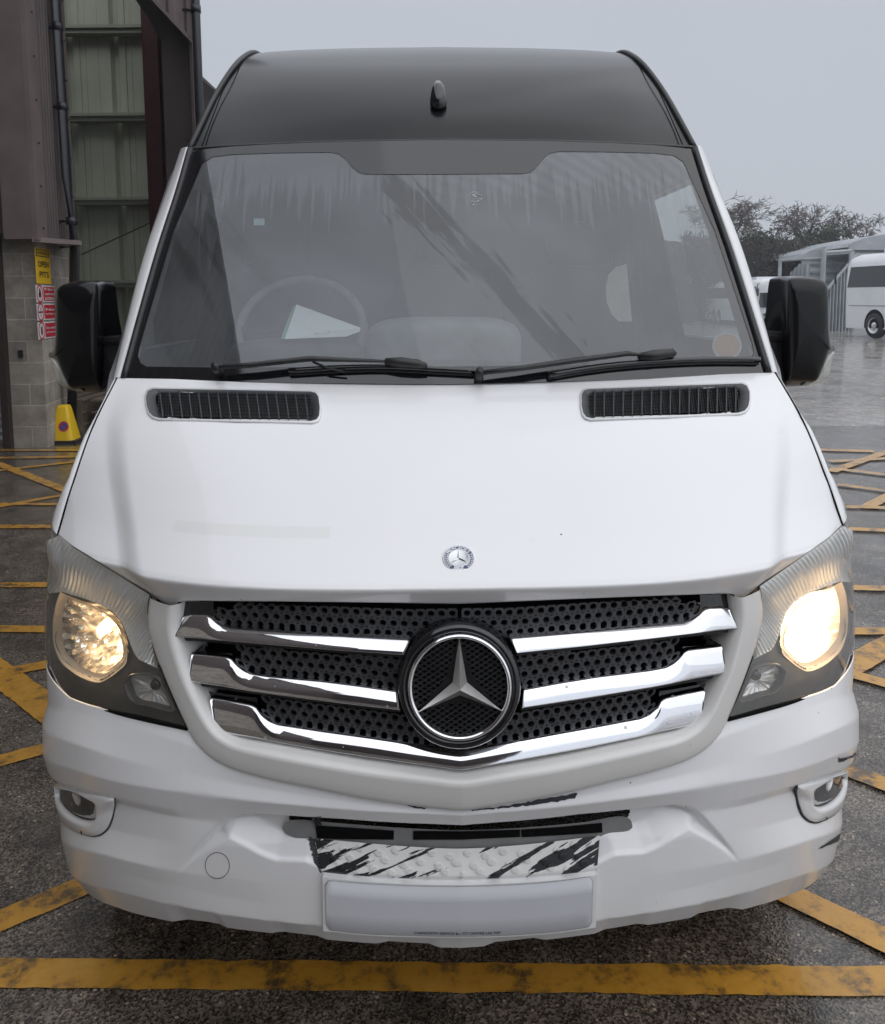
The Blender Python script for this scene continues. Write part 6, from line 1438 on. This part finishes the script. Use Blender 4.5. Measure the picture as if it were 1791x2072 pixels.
# trees
MT['bark']=mat('wet_bark',(.045,.038,.033),.9,noise=(3,.3)); MT['twig']=mat('twig',(.085,.065,.055),.9)
def tree(label,base,Ht,spread,seed,lean=0):
    r=random.Random(seed); o=empty('bare_tree',base); tag(o,label,'tree','bare trees beyond the yard')
    T=MB(); K=MB(); zb_=spread[1]; cr_=Ht-zb_
    def br(p,d,l,rad,dep):
        n=3; pts=[p]; dd=d.copy()
        for k in range(n):
            dd=(dd+Vector((r.gauss(0,.24),r.gauss(0,.24),r.gauss(.05 if dep<3 else -.02,.16)))).normalized(); pts.append(pts[-1]+dd*l/n)
        rr=[rad*(1-.4*k/n) for k in range(n+1)]
        (T if dep<2 else K).tube(pts,rr,6 if dep<2 else 3,cap=False)
        if dep>=6 : return
        for k in range(4 if dep<3 else 3):
            i=r.choice([1,2,3,3]); a=r.uniform(0,2*math.pi); tilt=r.uniform(.35,1.15)
            ax=dd.orthogonal().normalized(); ax=Matrix.Rotation(a,3,dd)@ax; nd=(dd*math.cos(tilt)+ax*math.sin(tilt)); nd.x*=spread[0]; nd=nd.normalized()
            br(pts[i],nd,l*r.uniform(.6,.82),max(rr[i]*.6,.017),dep+1)
    p0=Vector((0,0,0)); p1=Vector((r.uniform(-.2,.2),0,zb_)); T.tube([p0,(p0+p1)/2+Vector((.12,0,0)),p1],[.22,.18,.13],8,cap=False)
    for q in range(3):
        a=q*2.1+r.uniform(-.3,.3); br(p1-Vector((0,0,r.uniform(0,.5))),Vector((math.cos(a)*.75,math.sin(a)*.4,1)).normalized(),cr_*.36,.09,1)
    T.build('trunk','bark',o,True); K.build('crown','twig',o,True)
for lb,px,ptop,sd,sp in (('bare spreading tree nearest the van, leftmost of the three',1480,352,3,1.5),('bare round-crowned tree in the middle above the low shed',1621,376,11,1.25),('smaller bare tree on the right above the grey shed',1718,396,23,1.1)):
    Yt=56.; p=WP(px,600,Yt); ht=WP(px,ptop,Yt)[2]; tree(lb,(p[0],Yt,0),ht,(sp,WP(px,486,Yt)[2]),sd)
# scrub bank
mb=MB(); rs=random.Random(4)
def bankh(px): return np.interp(px,[1380,1440,1470,1560,1640,1660,1700,1740,1790,1900],[480,484,486,482,490,486,492,496,510,530])
for k in range(15000):
    px=rs.uniform(1380,1900); Yh=rs.uniform(50,53); zt_=Zh(bankh(px)+rs.gauss(0,4),Yh,px); z=zt_*rs.random()**.7; x=X(px,Yh,550); l=rs.uniform(.25,.7); d=Vector((rs.gauss(0,.6),rs.gauss(0,.3),rs.gauss(.3,.6))).normalized()*l; w=Vector((rs.gauss(0,1),0,rs.gauss(0,1))).normalized()*rs.uniform(.015,.06)
    c=Vector((x,Yh,z)); mb.add([c-w,c+w,c+d+w*.3,c+d-w*.3],[(0,1,2,3)])
MT['scr']=mat('scrub_twig',(.045,.036,.030),.9); bank=mb.build('scrub','scr'); 
n=70; V=[]
for j in range(7):
    for i in range(n):
        px=1300+700*i/(n-1); zt_=Zh(bankh(px)+6,54,px); V.append((X(px,54,550),54+j*1.0+rs.uniform(-.4,.4),(zt_*math.sin(math.pi/2*min(1,j/3)) if j>0 else -.1)+rs.uniform(-.3,.3)*(j>0)))
F=[(j*n+i,j*n+i+1,(j+1)*n+i+1,(j+1)*n+i) for j in range(6) for i in range(n-1)]
tag(bank,kind='stuff'); bank['label']='dark tangled scrub bank below the bare trees'
bk_=mesh('scrub_bank',V,F,mat('scrub_mass',(.030,.025,.021),.95,noise=(1.2,.5)),None,False); tag(bk_,kind='structure')
# evergreen shrubs in the bank
def shrub(px,py,w_,h_,label):
    c=WP(px,py,51); o=empty('evergreen_shrub',(c[0],51,0)); tag(o,label,'shrub'); mb=MB(); r2=random.Random(int(px))
    for k in range(1500):
        a,b__=r2.gauss(0,.42),r2.gauss(0,.42); d=abs(r2.gauss(0,.4)); p=Vector((a*w_,d,c[2]+b__*h_)); s1=Vector((r2.gauss(0,1),r2.gauss(0,1),r2.gauss(0,1)))*.10; s2=Vector((r2.gauss(0,1),r2.gauss(0,1),r2.gauss(0,1)))*.10; mb.add([p,p+s1,p+s2],[(0,1,2)])
    mb.build('foliage',MT['fol'],o); MB().tube([(0,.3,0),(0,.3,c[2])],.08,6).build('stem','bark',o)
MT['fol']=mat('evergreen',(.035,.05,.022),.8)
shrub(1545,490,2.0,1.0,'dark green ivy shrub under the leftmost bare tree'); shrub(1668,482,1.6,.9,'dark green ivy shrub between the middle and right bare trees')
m=bpy.data.materials.new('haze_air'); m.use_nodes=True; m.node_tree.nodes.clear(); o_=N(m,'ShaderNodeOutputMaterial'); pv=N(m,'ShaderNodeVolumePrincipled'); pv.inputs['Color'].default_value=(.8,.84,.9,1); pv.inputs['Density'].default_value=.0035; lk(m,pv.outputs[0],o_.inputs['Volume'])

# ================================================================== AIR
m=bpy.data.materials.new('damp_air'); m.use_nodes=True; m.node_tree.nodes.clear(); o_=N(m,'ShaderNodeOutputMaterial'); pv=N(m,'ShaderNodeVolumePrincipled'); pv.inputs['Color'].default_value=(.88,.92,1,1); pv.inputs['Density'].default_value=.0016; pv.inputs['Anisotropy'].default_value=.2; lk(m,pv.outputs[0],o_.inputs['Volume'])
mb=MB(); mb.box((-60,-40,-1),(90,90,11.5)); tag(mb.build('haze',m),kind='stuff')
